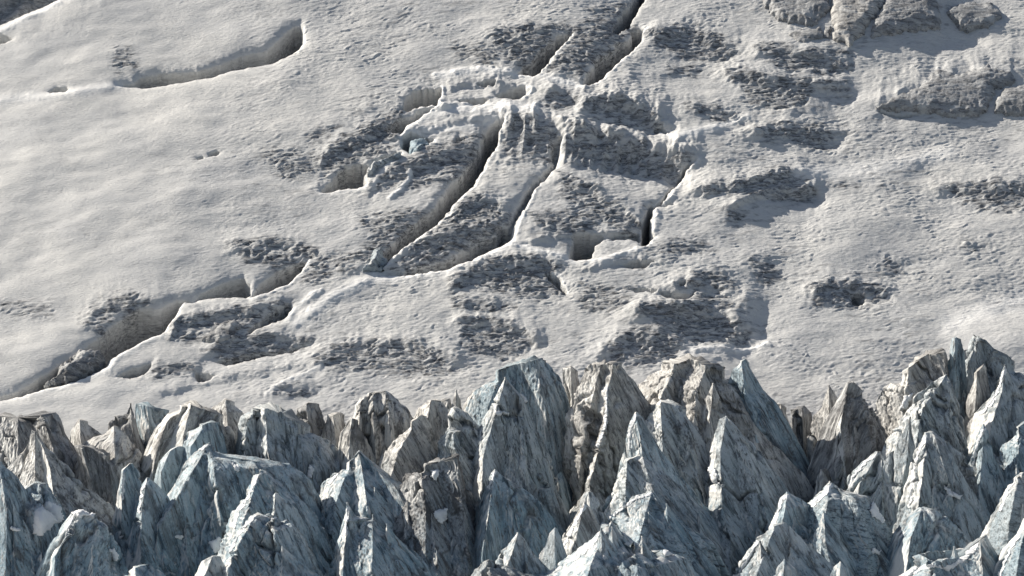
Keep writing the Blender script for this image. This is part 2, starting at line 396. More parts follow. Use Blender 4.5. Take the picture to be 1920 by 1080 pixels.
# smooth shaded hollows and lee drifts: facing down and right
for poly, dp, ang in (([(1372,402),(1385,390),(1420,372),(1500,360),(1532,362),(1530,395),(1500,413),(1430,414),(1390,408)], .5, 60),
                 ([(1398,560),(1425,578),(1432,620),(1405,646),(1365,640),(1395,615),(1380,590)], 1.0, 30),
                 ([(1520,175),(1560,190),(1570,215),(1480,205)], .9, 60),
                 ([(1755,20),(1770,60),(1830,70),(1775,-30),(1750,-30)], 1.0, 30),
                 ([(745,360),(775,322),(765,350)], .5, 20)):
    c = crop(poly, 230)
    if c is None: continue
    d = sdf(poly, PX[c], PY[c]); p = np.array(poly, float); cx, cy = p.mean(0)
    a = math.radians(ang); nn = ((PX[c]-cx)*math.cos(a)+(PY[c]-cy)*math.sin(a))/32
    Hh[c] -= dp*np.tanh(nn)*np.exp(-np.maximum(d, 0)/24.0)
    Calm[c] = np.maximum(Calm[c], ss(-2, 4, -d))
# snow ribs and drift crests
RIBS = [([(820,145),(900,133),(1000,142),(1095,165)], .7, 9), ([(755,250),(800,215),(870,205),(935,208),(1000,215)], .8, 14),
        ([(760,250),(850,245),(930,225)], .4, 10), ([(1060,262),(1046,300),(1010,345),(990,385),(968,440)], .45, 5),
        ([(948,230),(925,285),(890,348),(840,402),(780,452),(700,510)], .4, 5),
        ([(1210,52),(1180,100),(1130,148),(1100,166)], .5, 6), ([(1072,66),(1030,115),(1008,145)], .4, 5),
        ([(1232,390),(1226,440),(1215,462),(1130,490),(1080,490),(960,462)], .5, 7),
        ([(960,455),(920,478),(860,500),(700,520),(620,560),(555,610)], .5, 12),
        ([(1780,612),(1850,585),(1920,562),(2000,540)], .35, 24), ([(1240,250),(1270,262),(1330,240),(1400,222)], .5, 9),
        ([(1440,640),(1380,652),(1300,655)], .6, 7), ([(1310,300),(1280,325),(1262,365),(1232,384)], .4, 5),
        ([(300,628),(230,662),(205,690),(120,722),(30,745)], .5, 8), ([(345,566),(322,600),(305,622)], .5, 5),
        ([(472,556),(478,520),(470,515)], .1, 5), ([(580,488),(545,532),(500,552),(470,560)], .4, 5),
        ([(0,742),(80,750),(200,730),(300,728),(420,690),(560,660)], .12, 18), ([(730,370),(760,345),(772,322)], .5, 5),
        ([(770,395),(690,475),(640,500)], .0, 5), ([(1500,330),(1600,320),(1700,305),(1780,285)], .35, 16),
        ([(540,600),(560,570),(600,545)], .6, 8), ([(0,190),(150,172),(220,158)], .4, 10), ([(0,60),(50,35),(110,5)], .5, 8),
        ([(570,50),(572,75),(560,92)], .35, 5), ([(985,165),(1000,172),(985,186)], .5, 5), ([(830,165),(826,200),(850,205)], .6, 5),
        ([(600,360),(700,352),(745,290),(820,268)], .35, 6), ([(1068,545),(1050,515),(1035,508)], .4, 4),
        ([(500,740),(540,715),(600,690)], .4, 6)]
for pts, a, s in RIBS:
    c = crop(pts, s*3+6)
    if c is None: continue
    d = linedist(pts, PX[c]+jj[c]*.8, PY[c]+jk[c]*.8)
    Hh[c] += a*0.42*np.exp(-(d/(0.85*s))**2)*(1+.5*n2(PX[c]/28, PY[c]/20, 92))
    FreshLit[c] = np.maximum(FreshLit[c], min(1, a*2)*np.exp(-(d/(0.9*s))**2)); DirtShade[c] *= 1-.9*np.exp(-(d/s)**2)*min(1, a*2)  # ribs and lips whitened: sun-catching edges painted in, along with fresh snow
# snow mound at the right-hand edge
poly = [(1775,628),(1800,600),(1850,582),(1920,562),(2060,525),(2250,520),(2500,590),(2800,800),(2800,1100),(1700,1100)]
c = crop(poly, 60); d = sdf(poly, PX[c], PY[c]); Hh[c] += 1.9*ss(-20, 110, -d)*ss(2700, 2000, PX[c]); Calm[c] = np.maximum(Calm[c], .3*ss(0, 20, -d))
# ice flutes below the central crest
poly = [(935,230),(1060,235),(1290,290),(1260,330),(1080,310),(930,300)]
c = crop(poly, 30); m = ss(-6, 8, -sdf(poly, PX[c], PY[c]))
Hh[c] += m*0.55*(0.5-np.abs(n2((PX[c]+0.25*PY[c])/24, PY[c]/90, 51))*2.0)
SCARP = [  # (edge of a step read left to right, height m, fall px, run-out px above)
 ([(930,236),(965,226),(1010,232),(1060,240),(1120,252),(1200,262),(1300,292)], 2.6, 46, 40),
 ([(1095,205),(1130,194),(1170,194),(1210,208),(1250,236)], 1.5, 26, 40), ([(1010,180),(1060,172),(1100,190)], .7, 22, 30),
 ([(770,205),(830,202),(880,192),(925,190)], .7, 10, 25), ([(745,255),(800,238),(860,228),(930,215)], .8, 16, 25),
 ([(840,160),(900,152),(985,163),(1040,175)], .8, 12, 22), ([(600,300),(650,268),(700,240),(760,215)], .9, 24, 30),
 ([(690,345),(740,318),(830,285),(900,262)], .9, 26, 30), ([(1368,392),(1400,372),(1450,358),(1500,352),(1535,354)], 1.1, 12, 26),
 ([(1030,330),(1100,345),(1170,385),(1215,430)], .8, 18, 25), ([(860,395),(900,372),(950,385)], .8, 20, 25),
 ([(740,470),(800,448),(880,430),(950,415)], 1.1, 26, 30), ([(980,455),(1030,445),(1090,432),(1180,430)], .7, 12, 20),
 ([(850,530),(900,495),(980,484),(1060,492)], 1.0, 24, 30), ([(860,600),(910,595),(970,610),(1010,632)], 1.0, 22, 30),
 ([(1180,590),(1260,575),(1340,580),(1410,610)], 1.2, 26, 30), ([(1120,665),(1180,630),(1250,625),(1280,648)], .9, 24, 26),
 ([(590,680),(660,645),(760,640),(870,672)], .7, 24, 30), ([(320,625),(340,596),(420,585),(540,566)], .8, 16, 20),
 ([(390,655),(440,632),(520,628),(600,636)], .6, 14, 20), ([(1640,195),(1720,160),(1800,135),(1900,138)], 1.2, 30, 40),
 ([(1360,140),(1440,145),(1530,156),(1590,160)], .9, 20, 26), ([(1410,98),(1480,98),(1600,122)], .8, 16, 22),
 ([(1220,68),(1300,62),(1390,86)], .8, 20, 24), ([(1300,360),(1400,345),(1500,325)], .8, 18, 26), ([(1400,248),(1480,238),(1570,245)], .8, 20, 24),
 ([(430,470),(520,452),(620,480)], .5, 16, 20), ([(160,600),(220,560),(300,560)], .6, 24, 26), ([(1520,545),(1580,530),(1665,542)], .7, 16, 22),
 ([(1290,205),(1340,202),(1400,224)], .5, 14, 18), ([(1755,355),(1840,345),(1960,350)], .6, 20, 26), ([(1230,545),(1300,530),(1380,548)], .7, 16, 20),
 ([(30,70),(120,40),(200,0)], .2, 30, 60), ([(300,735),(420,705),(560,680)], .35, 14, 30), ([(1100,500),(1170,486),(1250,490)], .6, 12, 18),
 ([(960,140),(1020,130),(1095,150)], .6, 10, 16), ([(640,505),(720,492),(800,500)], .4, 12, 18)]
for pts, h, fall, run in SCARP:
    c = crop(pts, 100)
    if c is None: continue
    x = PX[c]+wob[c]*.8; y = PY[c]+n2(PX[c]/26+.3*PY[c]/20, PY[c]/16, 98)*6+n2(PX[c]/9, PY[c]/6, 99)*2.5
    p = np.array(pts, float); ly = np.interp(x, p[:, 0], p[:, 1]); sgn = y-ly
    endf = ss(-26, 14, np.minimum(x-p[0, 0], p[-1, 0]-x))
    up = np.exp(-np.maximum(-sgn, 0)/run); lo_ = 1-ss(0, fall, sgn)
    tail = -0.35*ss(0, fall, sgn)*np.exp(-np.maximum(sgn-fall, 0)/(1.2*run))
    Hh[c] += 0.62*h*endf*(0.85+.5*n2(x/30, y/60, 91)+.14*n2(x/9, y/30, 90))*np.where(sgn < 0, up, lo_+tail)
def saw2(u, k):
    u = u-np.floor(u); return np.where(u < k, u/k, (1-u)/(1-k))-0.5
# scattered scallops over the whole slope
xr = X*math.cos(0.14)+Yg*math.sin(0.14); yr = -X*math.sin(0.14)+Yg*math.cos(0.14)
wx_ = n2(X/3.1, Yg/3.1, 61)*0.8
left = ss(-20, -60, X)
amp = 0.35+0.65*ss(-0.35, 0.5, fbm2(X/11, Yg/9, 3, 62)+0.15)
amp *= (1-0.45*left)*(1-Calm)
s1 = np.abs(n2(xr/2.0+wx_, yr/0.95+wx_, 63)); s2 = np.abs(n2(xr/0.95+wx_, yr/0.5, 64)); s3 = n2(xr/0.45, yr/0.3, 65)
lw = fbm2(xr/7, yr/3.2, 3, 93); lw2 = fbm2(xr/2.4, yr/1.2, 2, 94)
e1 = saw2(yr/2.3+1.1*lw+.25*lw2, .22); e2 = saw2(yr/0.95+1.5*lw+.5*lw2, .3); e3 = saw2(yr/0.5+1.4*lw+.8*lw2, .35)
g1 = ss(-.05, .5, n2(xr/3.4, yr/1.6, 95)+.3*lw2); g2 = ss(0, .5, n2(xr/1.5, yr/.8, 96)+.2*lw2); g3 = ss(0, .5, n2(xr/0.9, yr/.5, 97))
zone = np.clip(amp, 0, 1)
Hh += (1-Calm)*zone*(0.11*e1*g1+0.14*e2*g2+0.15*e3*g3)*(1-.7*left)
Hh += 0.10*(1-Calm*0.6)*fbm2(xr/6.5, yr/3.2, 2, 66)
s6 = n2(xr/0.85+wx_, yr/0.36, 67)
Hh += (.25+.75*zone)*(1-Calm*.8)*0.06*s6*(1-.85*left)
# rough ice ridges inside the bare patches
Hh += Rough*(0.17*e1*(.3+g1)+0.22*e2*(.25+g2)+0.19*e3*(.25+g3)+0.07*n2(xr/1.2+wx_, yr/.55, 72))
# low-lying snow drifts over part of the ice
cover = n2(xr/4.2+wx_, yr/0.9, 73)+0.6*n2(xr/1.5, yr/0.42, 74)+0.35*n2(xr/.6, yr/.25, 79)
DirtShade = np.clip(ss(0.38, 0.75, DirtShade-0.80*cover+.32*(.25-e1)*(.3+g1)+.3*(.2-e2)*(.2+g2))*np.clip(DirtShade*1.4, 0, 1)+0.22*ss(.05, .6, DirtShade), 0, 1)
streak_d = ss(0.15, 0.5, n2(xr/3.0+wx_, yr/0.7, 75)+0.5*n2(xr/1.1, yr/.4, 76))*ss(-0.1, 0.4, fbm2(X/14, Yg/10, 2, 77))
DirtShade = np.maximum(DirtShade, 0.5*streak_d*(1-0.65*left))
DirtShade = DirtShade*(1-crev_mask*0.6) + 0.62*crev_mask*(1-0.6*DirtShade)  # darker crevasse walls: shade painted into the dirt mask
Hh *= on; DirtShade *= on
TX = X; TY = Yg+NY*(B+Hh); TZ = Z+NZ*(B+Hh)
V = np.stack([TX, TY, TZ], -1).reshape(-1, 3)
me = fast_mesh("snow_slope", V, grid_faces(*X.shape), MS, {"dirt": DirtShade, "fresh_lit": FreshLit*(1-crev_mask)})
tag(link("snow_slope", me), kind="structure")
print("slope", time.time()-T0)

# ------------------------------------------------------------------ rounded ice outcrops lying on the slope
def outcrop(name, poly, height, mat, label, cat="ice outcrop", group="rounded ice outcrops on the slope", seed=0, prof=0.5, sink=0.35, edge=26.0):
    c = crop(poly, 14)
    x, y = PX[c], PY[c]
    d = sdf(poly, x+jj[c]*1.3, y+jk[c]*1.3)
    p = np.array(poly, float)
    r = min(edge, max(4.0, float((-d).max())))
    k = np.clip(-d/r, 0, 1)
    height = height*(0.5 if cat == 'ice outcrop' else 1)
    dome = height*(1-(1-k)**2)**prof
    xx, yy = X[c], Yg[c]
    rg = 0.25*n2(xx/3.6, yy/2.6, 80+seed)+0.05*n2(xx/.9, yy/.8, 81+seed)-0.10*np.clip(1-np.abs(n2(xx/2.8, yy/1.2, 82+seed))*4, 0, 1)+0.05*n2(xx/.35, yy/.35, 83)
    Ba = B[c]+Hh[c]*0.2
    h = np.where(d < 0, Ba+dome+rg*ss(0, .4, k)*min(1, height/1.5), Ba-sink-np.maximum(d, 0)*0.05)
    keep = d < 3.5
    nr, nc = x.shape
    Vv = np.stack([xx, yy+NY*h, Z[c]+NZ*h], -1).reshape(-1, 3)
    F = grid_faces(nr, nc); kv = keep.ravel()
    F = F[kv[F].all(1)]
    used = np.unique(F); mp = np.full(nr*nc, -1); mp[used] = np.arange(len(used))
    me = fast_mesh(name, Vv[used], mp[F], mat, {"dirt": (0.25*ss(0.0, .5, n2(xx/2.2, yy/.8, 84+seed))).ravel()[used], "frost": (0.4*ss(0.3, .6, n2(xx/3, yy/1.5, 85+seed))).ravel()[used]})
    fv = Vv[used].astype(np.float32); fv = np.stack([fv[:, 0]*.35, fv[:, 1]+fv[:, 2], fv[:, 2]*2], 1)
    at_ = me.attributes.new("flow", 'FLOAT_VECTOR', 'POINT'); at_.data.foreach_set("vector", np.ascontiguousarray(fv, np.float32).ravel())
    o = link(name, me); s = o.modifiers.new("body", 'SOLIDIFY'); s.thickness = 0.8; s.offset = -1
    tag(o, label, cat, group); return o
outcrop("ice_outcrop", [(1425,-60),(1432,10),(1462,44),(1528,50),(1554,24),(1556,-60)], 2.6, MATS['o'], "broad grey dome at the top edge, left of the narrow snow gully", seed=1)
outcrop("ice_outcrop", [(1568,-60),(1556,20),(1562,74),(1592,90),(1622,62),(1662,0),(1668,-60)], 2.6, MATS['w'], "tongue-shaped brownish outcrop between two snow gullies at the top edge", seed=2)
outcrop("ice_outcrop", [(1680,-60),(1645,30),(1630,72),(1700,64),(1762,56),(1764,38),(1744,-60)], 2.6, MATS['o'], "wide trapezoid grey outcrop at the top edge, widest of the outcrops", seed=3)
outcrop("ice_outcrop", [(1773,22),(1808,4),(1862,8),(1882,35),(1850,50),(1800,49)], 1.6, MATS['o'], "dark ragged outcrop near the top right corner, standing alone in snow", seed=4)
outcrop("ice_outcrop", [(1477,66),(1505,54),(1538,53),(1545,72),(1520,84),(1495,80)], 1.4, MATS['o'], "small lens-shaped outcrop just below the broad grey dome", seed=5)
outcrop("ice_outcrop", [(1543,52),(1556,50),(1557,75),(1543,71)], 1.0, MATS['d'], "smallest dark outcrop squeezed beside the brownish tongue", seed=6)
outcrop("ice_outcrop", [(1640,204),(1690,178),(1728,165),(1752,136),(1800,142),(1850,126),(1895,140),(1902,155),(1866,168),(1850,214),(1800,221),(1735,210),(1690,206)], 2.2, MATS['o'], "long low grey outcrop with a pointed left end on the right snowfield", seed=7)
outcrop("ice_outcrop", [(1866,190),(1880,170),(1910,162),(1980,166),(1980,222),(1885,217),(1864,212)], 2.2, MATS['o'], "round hump of ice at the right edge beside the long low outcrop", seed=8)
outcrop("ice_block", [(80,722),(110,690),(150,655),(190,652),(198,668),(165,695),(125,714)], 2.5, MATS['d'], "dark slumped ice block inside the long crevasse at lower left", "ice block", "ice blocks lying in crevasses", seed=9, sink=3)
outcrop("ice_block", [(678,512),(700,478),(716,466),(728,480),(716,498)], 1.0, MATS['g'], "small pale wedge of ice at the foot of the longest crevasse", "ice block", "ice blocks lying in crevasses", seed=10)
outcrop("ice_block", [(770,286),(772,264),(796,256),(800,272),(786,288)], 1.3, MATS['b'], "small bluish ice block in the hollow left of the central crest", "ice block", "ice blocks lying in crevasses", seed=11)
outcrop("ice_block", [(690,336),(694,312),(738,290),(752,296),(742,306),(708,318)], 1.2, MATS['g'], "long smooth grey slab of ice beside the wide hollow left of centre", "ice block", "ice blocks lying in crevasses", seed=12, prof=.4)
outcrop("ice_block", [(380,640),(400,618),(440,600),(456,612),(438,636),(410,648)], 0.9, MATS['d'], "low dark jagged ice block below the twin crevasses at left", "ice block", "ice blocks lying in crevasses", seed=13)
print("outcrops", time.time()-T0)

# ------------------------------------------------------------------ seracs
def interp_side(pts, Y):
    x, z = at([p[0] for p in pts], [p[1] for p in pts], Y)
    o = np.argsort(z); return z[o], x[o]
def floor_z(Y):
    b = YF-Y
    return plane(YF)-26*float(ss(0, 11, np.array(b)))-max(b-4, 0)*0.16
SEED = [100]
def loft(name, Y, L, T, R, ridges, mat, dF=1.0, dB=0.5, shear=0.25, rough=1.0, frost=0.3, dirt=0.5, parent=None, band=False):
    SEED[0] += 1; sd_ = SEED[0]; rs = np.random.RandomState(sd_); rough = rough*rs.uniform(.55, 1.1)
    tx, tz = at([p[0] for p in T], [p[1] for p in T], Y)
    ztop = tz.max()
    zl, xl = interp_side(list(L)+[T[0]], Y); zr, xr_ = interp_side([T[-1]]+list(R), Y)
    zb = floor_z(Y)-1.0
    _, zframe = at(960, 1100, Y)
    step = 0.13
    if ztop-zframe > 0.5: rows = list(np.arange(ztop, zframe-0.5, -step))
    else: rows = [ztop]
    z = rows[-1]; d = step
    while z > zb: d *= 1.25; z -= d; rows.append(z)
    zz = np.array(rows); nr = len(zz)
    rough_w = Y < 545
    def side(z_, zs, xs_, sgn):
        o = np.interp(z_, zs, xs_)
        k = np.maximum(zs[0]-z_, 0)
        return o+sgn*(0.42*k+(0.13 if rough_w else .07)*np.clip(ztop-2-z_, 0, 14))
    XL = side(zz, zl, xl, -1); XR = side(zz, zr, xr_, 1)
    W = np.maximum(XR-XL, 0.25)
    mid = (XL+XR)/2; XL = np.minimum(XL, mid-W/2); XR = np.maximum(XR, mid+W/2)
    wv = W[:max(2, int(nr*.6))].max()
    nf = int(np.clip(wv*1.25/0.13, 50, 230)); nb = int(np.clip(nf*0.35, 16, 60))
    # front profile control: left edge, ridges with valleys, right edge
    tl = []
    for pts, pr in ridges:
        rx, rz = at([p[0] for p in pts], [p[1] for p in pts], Y)
        o = np.argsort(rz); tl.append((np.interp(zz, rz[o], rx[o]), pr))
    if not tl: tl = [(XL+W*0.3, 1.0)]
    ctrl = [((XL-XL), np.zeros(nr))]
    prev = None
    for xr1, pr in tl:
        t = np.clip((xr1-XL)/W, 0.06, 0.94)
        if prev is not None:
            ctrl.append(((t+prev[0])/2, np.full(nr, 0.72*min(pr, prev[1]))))
        ctrl.append((t, np.full(nr, pr))); prev = (t, pr)
    # sagging flank points either side make the faces slightly concave
    ctrl.append((np.ones(nr), np.zeros(nr)))
    t = np.linspace(0, 1, nf)[None, :].repeat(nr, 0)
    ct = np.maximum.accumulate(np.stack([c_[0] for c_ in ctrl], 1), 1); cv = np.stack([c_[1] for c_ in ctrl], 1)
    f = np.zeros_like(t)
    for i in range(nr): f[i] = np.interp(t[i], ct[i], cv[i])
    
    D = (dF*W*0.5)[:, None]
    xf = XL[:, None]+W[:, None]*t; yf = Y-D*f
    tb = np.linspace(0, 1, nb+2)[1:-1][None, :].repeat(nr, 0)
    xb = XR[:, None]-W[:, None]*tb; yb = Y+(dB*W*0.5)[:, None]*np.sin(np.pi*tb)
    x = np.concatenate([xf, xb], 1); y = np.concatenate([yf, yb], 1); nc = x.shape[1]
    znom = zz[:, None].repeat(nc, 1)
    if len(T) > 1:
        v = (ztop-znom)
        fade = 1-ss(0, max(2.5, 0.35*(ztop-zz[len(rows)//2])), v)
        znom = znom+(np.interp(x, tx, tz)-ztop)*fade
    # normals of the plain body
    P = np.stack([x, y, znom], -1)
    du = np.roll(P, -1, 1)-np.roll(P, 1, 1); dv = np.gradient(P, axis=0)
    N = np.cross(du, dv); N /= np.linalg.norm(N, axis=-1, keepdims=True)+1e-9
    ctr = np.stack([mid, np.full(nr, Y), zz], -1)[:, None, :]
    sg = np.sign((N[:, :nf//2, 1]).mean()); N = N*(-sg)           # outward: front faces look to -y
    q = x+shear*znom
    A = np.clip(W/4.2, 0.15, 1.0)[:, None]*rough
    s0 = n3(q/6.5, y/6.5, znom/11, sd_)
    s1 = n3(q/2.6+0.35*s0, y/2.6, znom/10, sd_+1)
    s2 = n3(q/1.15+0.3*s1, y/1.15, znom/5, sd_+2)
    q2 = x-0.9*shear*znom
    s3 = n3(q2/2.1, y/2.1, znom/1.5, sd_+3)
    s4 = n3(q/.5+.3*s2, y/.5, znom/2.4, sd_+4)
    s5 = n3(x/.28, y/.28, znom/.28, sd_+5)
    ck = np.exp(-(n3(q/4.2+0.25*s3, y/4.2, znom/16, sd_+6)/0.045)**2)
    ck2 = np.exp(-(n3(q/1.9+0.2*s3, y/1.9, znom/7, sd_+7)/0.05)**2)*ss(-.1, .3, s0+s3*.5)
    def saw(u, k=0.28):
        u = u-np.floor(u); return np.where(u < k, u/k, (1-u)/(1-k))-0.5
    qq = q-0.55*(Y-y)
    lo = n3(q/9, y/9, znom/14, sd_+14); lo2 = n3(q/3.5, y/3.5, znom/9, sd_+15)
    a1 = saw(qq/3.9+0.5*lo+rs.rand()); a2 = saw(qq/1.55+0.7*lo+0.22*lo2+rs.rand(), .35)
    q3 = x-0.55*(Y-y)+(shear+0.45)*znom
    a3 = saw(q3/0.62+0.6*lo+.4*lo2+rs.rand(), .4)
    ledge = saw((znom-0.75*q)/2.9+0.6*lo+0.2*lo2, .75)*ss(0, .35, n3(x/4, y/4, znom/4, sd_+12))
    disp = A*(0.22*s0 + 0.42*a1*(0.6+lo) + 0.26*a2*(0.7+lo2) + 0.10*a3*(0.7+s1) + 0.05*ledge + 0.08*s2 + 0.15*(.3-np.abs(s4)*1.5) - 1.3*ck*ss(-.15, .2, lo+.3*s0) - 0.5*ck2) + 0.07*s5*rough
    P = P+N*disp[..., None]
    P[..., 2] += np.where(N[..., 2] > .7, 0, 0)
    # crest line jitter
    rowf = np.exp(-(ztop-zz)/0.9)[:, None]
    P[..., 2] += rowf*A*0.5*n3(x/.8, y/.8, 0*x, sd_+8)
    Vv = P.reshape(-1, 3)
    F = grid_faces(nr, nc, True)
    if sg < 0: pass
    # caps
    top = len(Vv); Vv = np.vstack([Vv, P[0].mean(0)[None], P[-1].mean(0)[None]])
    j = np.arange(nc); j2 = (j+1) % nc
    Ft = np.stack([np.full(nc, top), j2, j, j], 1)
    dd = np.clip(dirt*1.2*(0.75*ck+0.5*ck2+0.9*ss(0.15, .45, n3(q/1.6, y/1.6, znom/6, sd_+9)+.4*s5)), 0, 1)
    # snow and frost lie where the ice is flat enough to hold them
    G = np.gradient(P, axis=0); H2 = np.roll(P, -1, 1)-np.roll(P, 1, 1)
    NN = np.cross(H2, G)*(-sg); NN /= np.linalg.norm(NN, axis=-1, keepdims=True)+1e-9
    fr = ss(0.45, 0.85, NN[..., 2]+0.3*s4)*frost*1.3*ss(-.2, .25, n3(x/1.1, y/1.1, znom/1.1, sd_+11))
    # frosted crest; left-facing sides whitened to paint their sunlit rims
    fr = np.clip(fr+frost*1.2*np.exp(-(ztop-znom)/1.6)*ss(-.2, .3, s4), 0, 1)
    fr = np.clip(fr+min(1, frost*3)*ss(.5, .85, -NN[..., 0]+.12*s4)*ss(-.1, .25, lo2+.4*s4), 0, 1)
    me = bpy.data.meshes.new(name)
    V4 = Vv.astype(np.float32)
    nF = len(F); tri = Ft[:, :3]
    me.vertices.add(len(V4)); me.vertices.foreach_set("co", V4.ravel())
    loops = np.concatenate([F.ravel(), tri.ravel()])
    if sg > 0:
        loops = np.concatenate([F[:, ::-1].ravel(), tri[:, ::-1].ravel()])
    me.loops.add(len(loops)); me.loops.foreach_set("vertex_index", loops.astype(np.int32))
    me.polygons.add(nF+len(tri))
    me.polygons.foreach_set("loop_start", np.concatenate([np.arange(0, nF*4, 4), nF*4+np.arange(0, len(tri)*3, 3)]).astype(np.int32))
    me.polygons.foreach_set("use_smooth", np.ones(nF+len(tri), bool))
    me.update(calc_edges=True)
    for k, v in (("dirt", dd), ("frost", fr)):  # frost also holds the painted sunlit left-facing sides
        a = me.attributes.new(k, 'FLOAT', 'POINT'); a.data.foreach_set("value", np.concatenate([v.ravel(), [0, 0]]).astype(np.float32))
    fl = np.zeros((len(V4), 3), np.float32); fl[:-2] = np.stack([P[..., 0]+shear*P[..., 2]+.5*lo, P[..., 1], P[..., 2]], -1).reshape(-1, 3)
    if band: fl = fl[:, [2, 1, 0]]*np.array([1.5, 1, 1], np.float32)+fl[:, [0, 0, 0]]*np.array([.35, 0, 0], np.float32)
    fl = fl*rs.uniform(.7, 1.4)
    a = me.attributes.new("flow", 'FLOAT_VECTOR', 'POINT'); a.data.foreach_set("vector", np.ascontiguousarray(fl, np.float32).ravel())
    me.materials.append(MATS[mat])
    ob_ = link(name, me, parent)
    if parent is None and zz[0]-zframe > 6:
        # secondary blades standing out of the flanks
        nfin = int(np.clip(wv/5.0, 0, 4))
        for k in range(nfin):
            i = int(np.argmin(np.abs(zz-(ztop-rs.uniform(0.22, 0.62)*(ztop-zframe)))))
            t_ = (k+rs.uniform(.25, .8))/nfin; t_ = .12+.76*t_
            jf = int(t_*(nf-1)); fx, fy, fz = P[i, jf]
            hgt = rs.uniform(1.2, 2.8); wl = rs.uniform(.5, 1.0); wr = rs.uniform(1.8, 3.4)
            Yc = float(fy)+0.5
            def q_(dx, dz):
                a_, b_ = proj(fx+dx, Yc, fz+dz); return (float(a_), float(b_))
            LL = [q_(-wl-2.2, -hgt*3.4), q_(-wl-.9, -hgt*1.6), q_(-wl*.7, 0.0)]
            RR = [q_(wr*.45, hgt*.15), q_(wr, -hgt*.9), q_(wr*1.9, -hgt*2.6), q_(wr*2.4, -hgt*4.2)]
            loft("ice_fin", Yc, LL, [q_(0, hgt)], RR, [([q_(0, hgt), q_(.2, -hgt), q_(.9, -hgt*3)], 1.0)], mat, dF=.8, dB=.5, shear=shear, rough=.9, frost=frost, dirt=dirt, parent=ob_)
    return ob_

# each: (distance, left edge bottom->top, crest, right edge top->down, ridges[(polyline, protrusion)], material, label, options)
S = []
def A(*a, **k): S.append((a, k))
G_ = "seracs of the ice ridge"
# --- back row, left to right
A(553, [(-60,900),(-50,800)], [(-30,775),(0,777),(35,784),(60,785),(84,772),(104,773)], [(116,790),(124,815),(160,862),(195,925)], [([(40,785),(45,860)],.8),([(90,775),(120,850)],1)], 'd', "dark dirt-crusted ice hump at the far left end of the skyline", dirt=.9)
A(555, [(128,850),(133,808)], [(147,785),(165,790)], [(190,812),(200,850)], [([(150,786),(158,840)],1)], 'w', "small brown skyline hump beside the dark-crusted one at left", rough=.7)
A(554, [(203,860),(205,792),(215,779),(237,776)], [(245,756)], [(252,775),(262,820),(276,856)], [([(244,757),(250,790),(262,850)],1)], 'd', "thin dark upright spike with a sharp tip on the left skyline", rough=.6, frost=.1)
A(556, [(252,850),(252,790)], [(254,757),(275,755),(296,768),(316,768)], [(330,790),(340,840)], [([(280,757),(285,820)],1)], 'b', "small bluish block directly right of the thin dark spike", rough=.7)
A(550, [(266,890),(272,870),(280,830),(292,800),(315,772)], [(338,760),(357,752),(387,765),(418,777)], [(432,800),(445,840),(455,880)], [([(318,772),(300,830),(290,890)],.7),([(362,753),(350,800),(345,850)],1),([(412,778),(415,830)],.75)], 'w', "large beige rounded hump with slanting dark bands, left skyline", shear=-.5)
A(556, [(385,830),(398,765)], [(422,747),(440,754)], [(456,768),(470,800)], [([(424,748),(432,800)],1)], 'w', "small pointed brown peak behind the large beige banded hump", rough=.7)
A(549, [(438,900),(445,830),(452,775)], [(470,764),(498,757),(520,765),(547,776),(582,801)], [(625,836),(650,870),(665,920),(670,980)], [([(468,766),(462,820)],.8),([(500,758),(505,815),(515,880)],1),([(560,790),(600,870)],.9)], 'g', "broad grey face with beige flutes at its upper left corner", shear=.2)
A(556, [(545,830),(552,768)], [(578,753),(598,758)], [(606,776),(612,830)], [([(575,755),(580,800)],1)], 'd', "small dark crumbly knob on the skyline above the broad grey face", rough=.8)
A(555, [(600,860),(606,790)], [(614,777),(640,773),(650,778)], [(662,800),(670,850)], [([(625,776),(632,830)],1)], 'w', "low beige shoulder left of the vertically striped tower", rough=.8)
A(552, [(648,880),(655,820),(664,765),(674,744)], [(690,736),(724,732)], [(742,747),(765,766),(778,786),(782,830),(770,870)], [([(676,745),(672,840)],.8),([(700,735),(706,840)],.95),([(726,733),(735,800),(740,850)],1)], 'w', "beige tower with strong vertical dark stripes on the skyline", shear=0.0, rough=1.2, dirt=.9)
A(548, [(632,900),(640,812)], [(658,782),(672,789)], [(690,830),(705,870),(715,920)], [([(660,783),(655,850)],1)], 'w', "small fluted beige cone leaning against the vertically striped tower", shear=0, rough=.8)
A(554, [(765,850),(775,790),(786,764)], [(808,747),(823,752),(845,748)], [(854,770),(862,820)], [([(808,748),(800,800)],1),([(840,750),(845,800)],.8)], 'w', "ragged beige crest between the striped tower and the central massif", rough=1.1)
A(553, [(840,790),(848,755)], [(855,731)], [(864,752),(870,800)], [([(855,732),(855,790)],1)], 'd', "tiny dark needle on the skyline left of the central massif", rough=.6)
A(554, [(862,800),(870,748)], [(884,733),(899,729)], [(912,745),(925,800)], [([(890,731),(885,780)],1)], 'w', "small beige knob beside the tiny dark needle", rough=.8)
A(551, [(858,860),(872,790),(885,745),(899,714)], [(929,695),(969,680),(1003,671),(1022,675)], [(1040,693),(1053,716),(1064,748),(1069,780),(1072,850),(1074,920)], [([(932,696),(915,760),(905,830)],.6),([(1004,672),(1020,745),(1036,820),(1040,900)],1)], 'b', "tall central massif with beige crest and deep dark blue cleft on its right", shear=.15, dF=.7)
A(541, [(890,900),(900,830),(912,785),(929,747)], [(947,707)], [(962,725),(978,742),(990,790),(1008,828),(1020,870),(1024,930)], [([(948,708),(925,780),(905,850)],1),([(978,745),(985,830)],.85)], 'g', "grey pyramid face set against the left of the central massif", frost=.35)
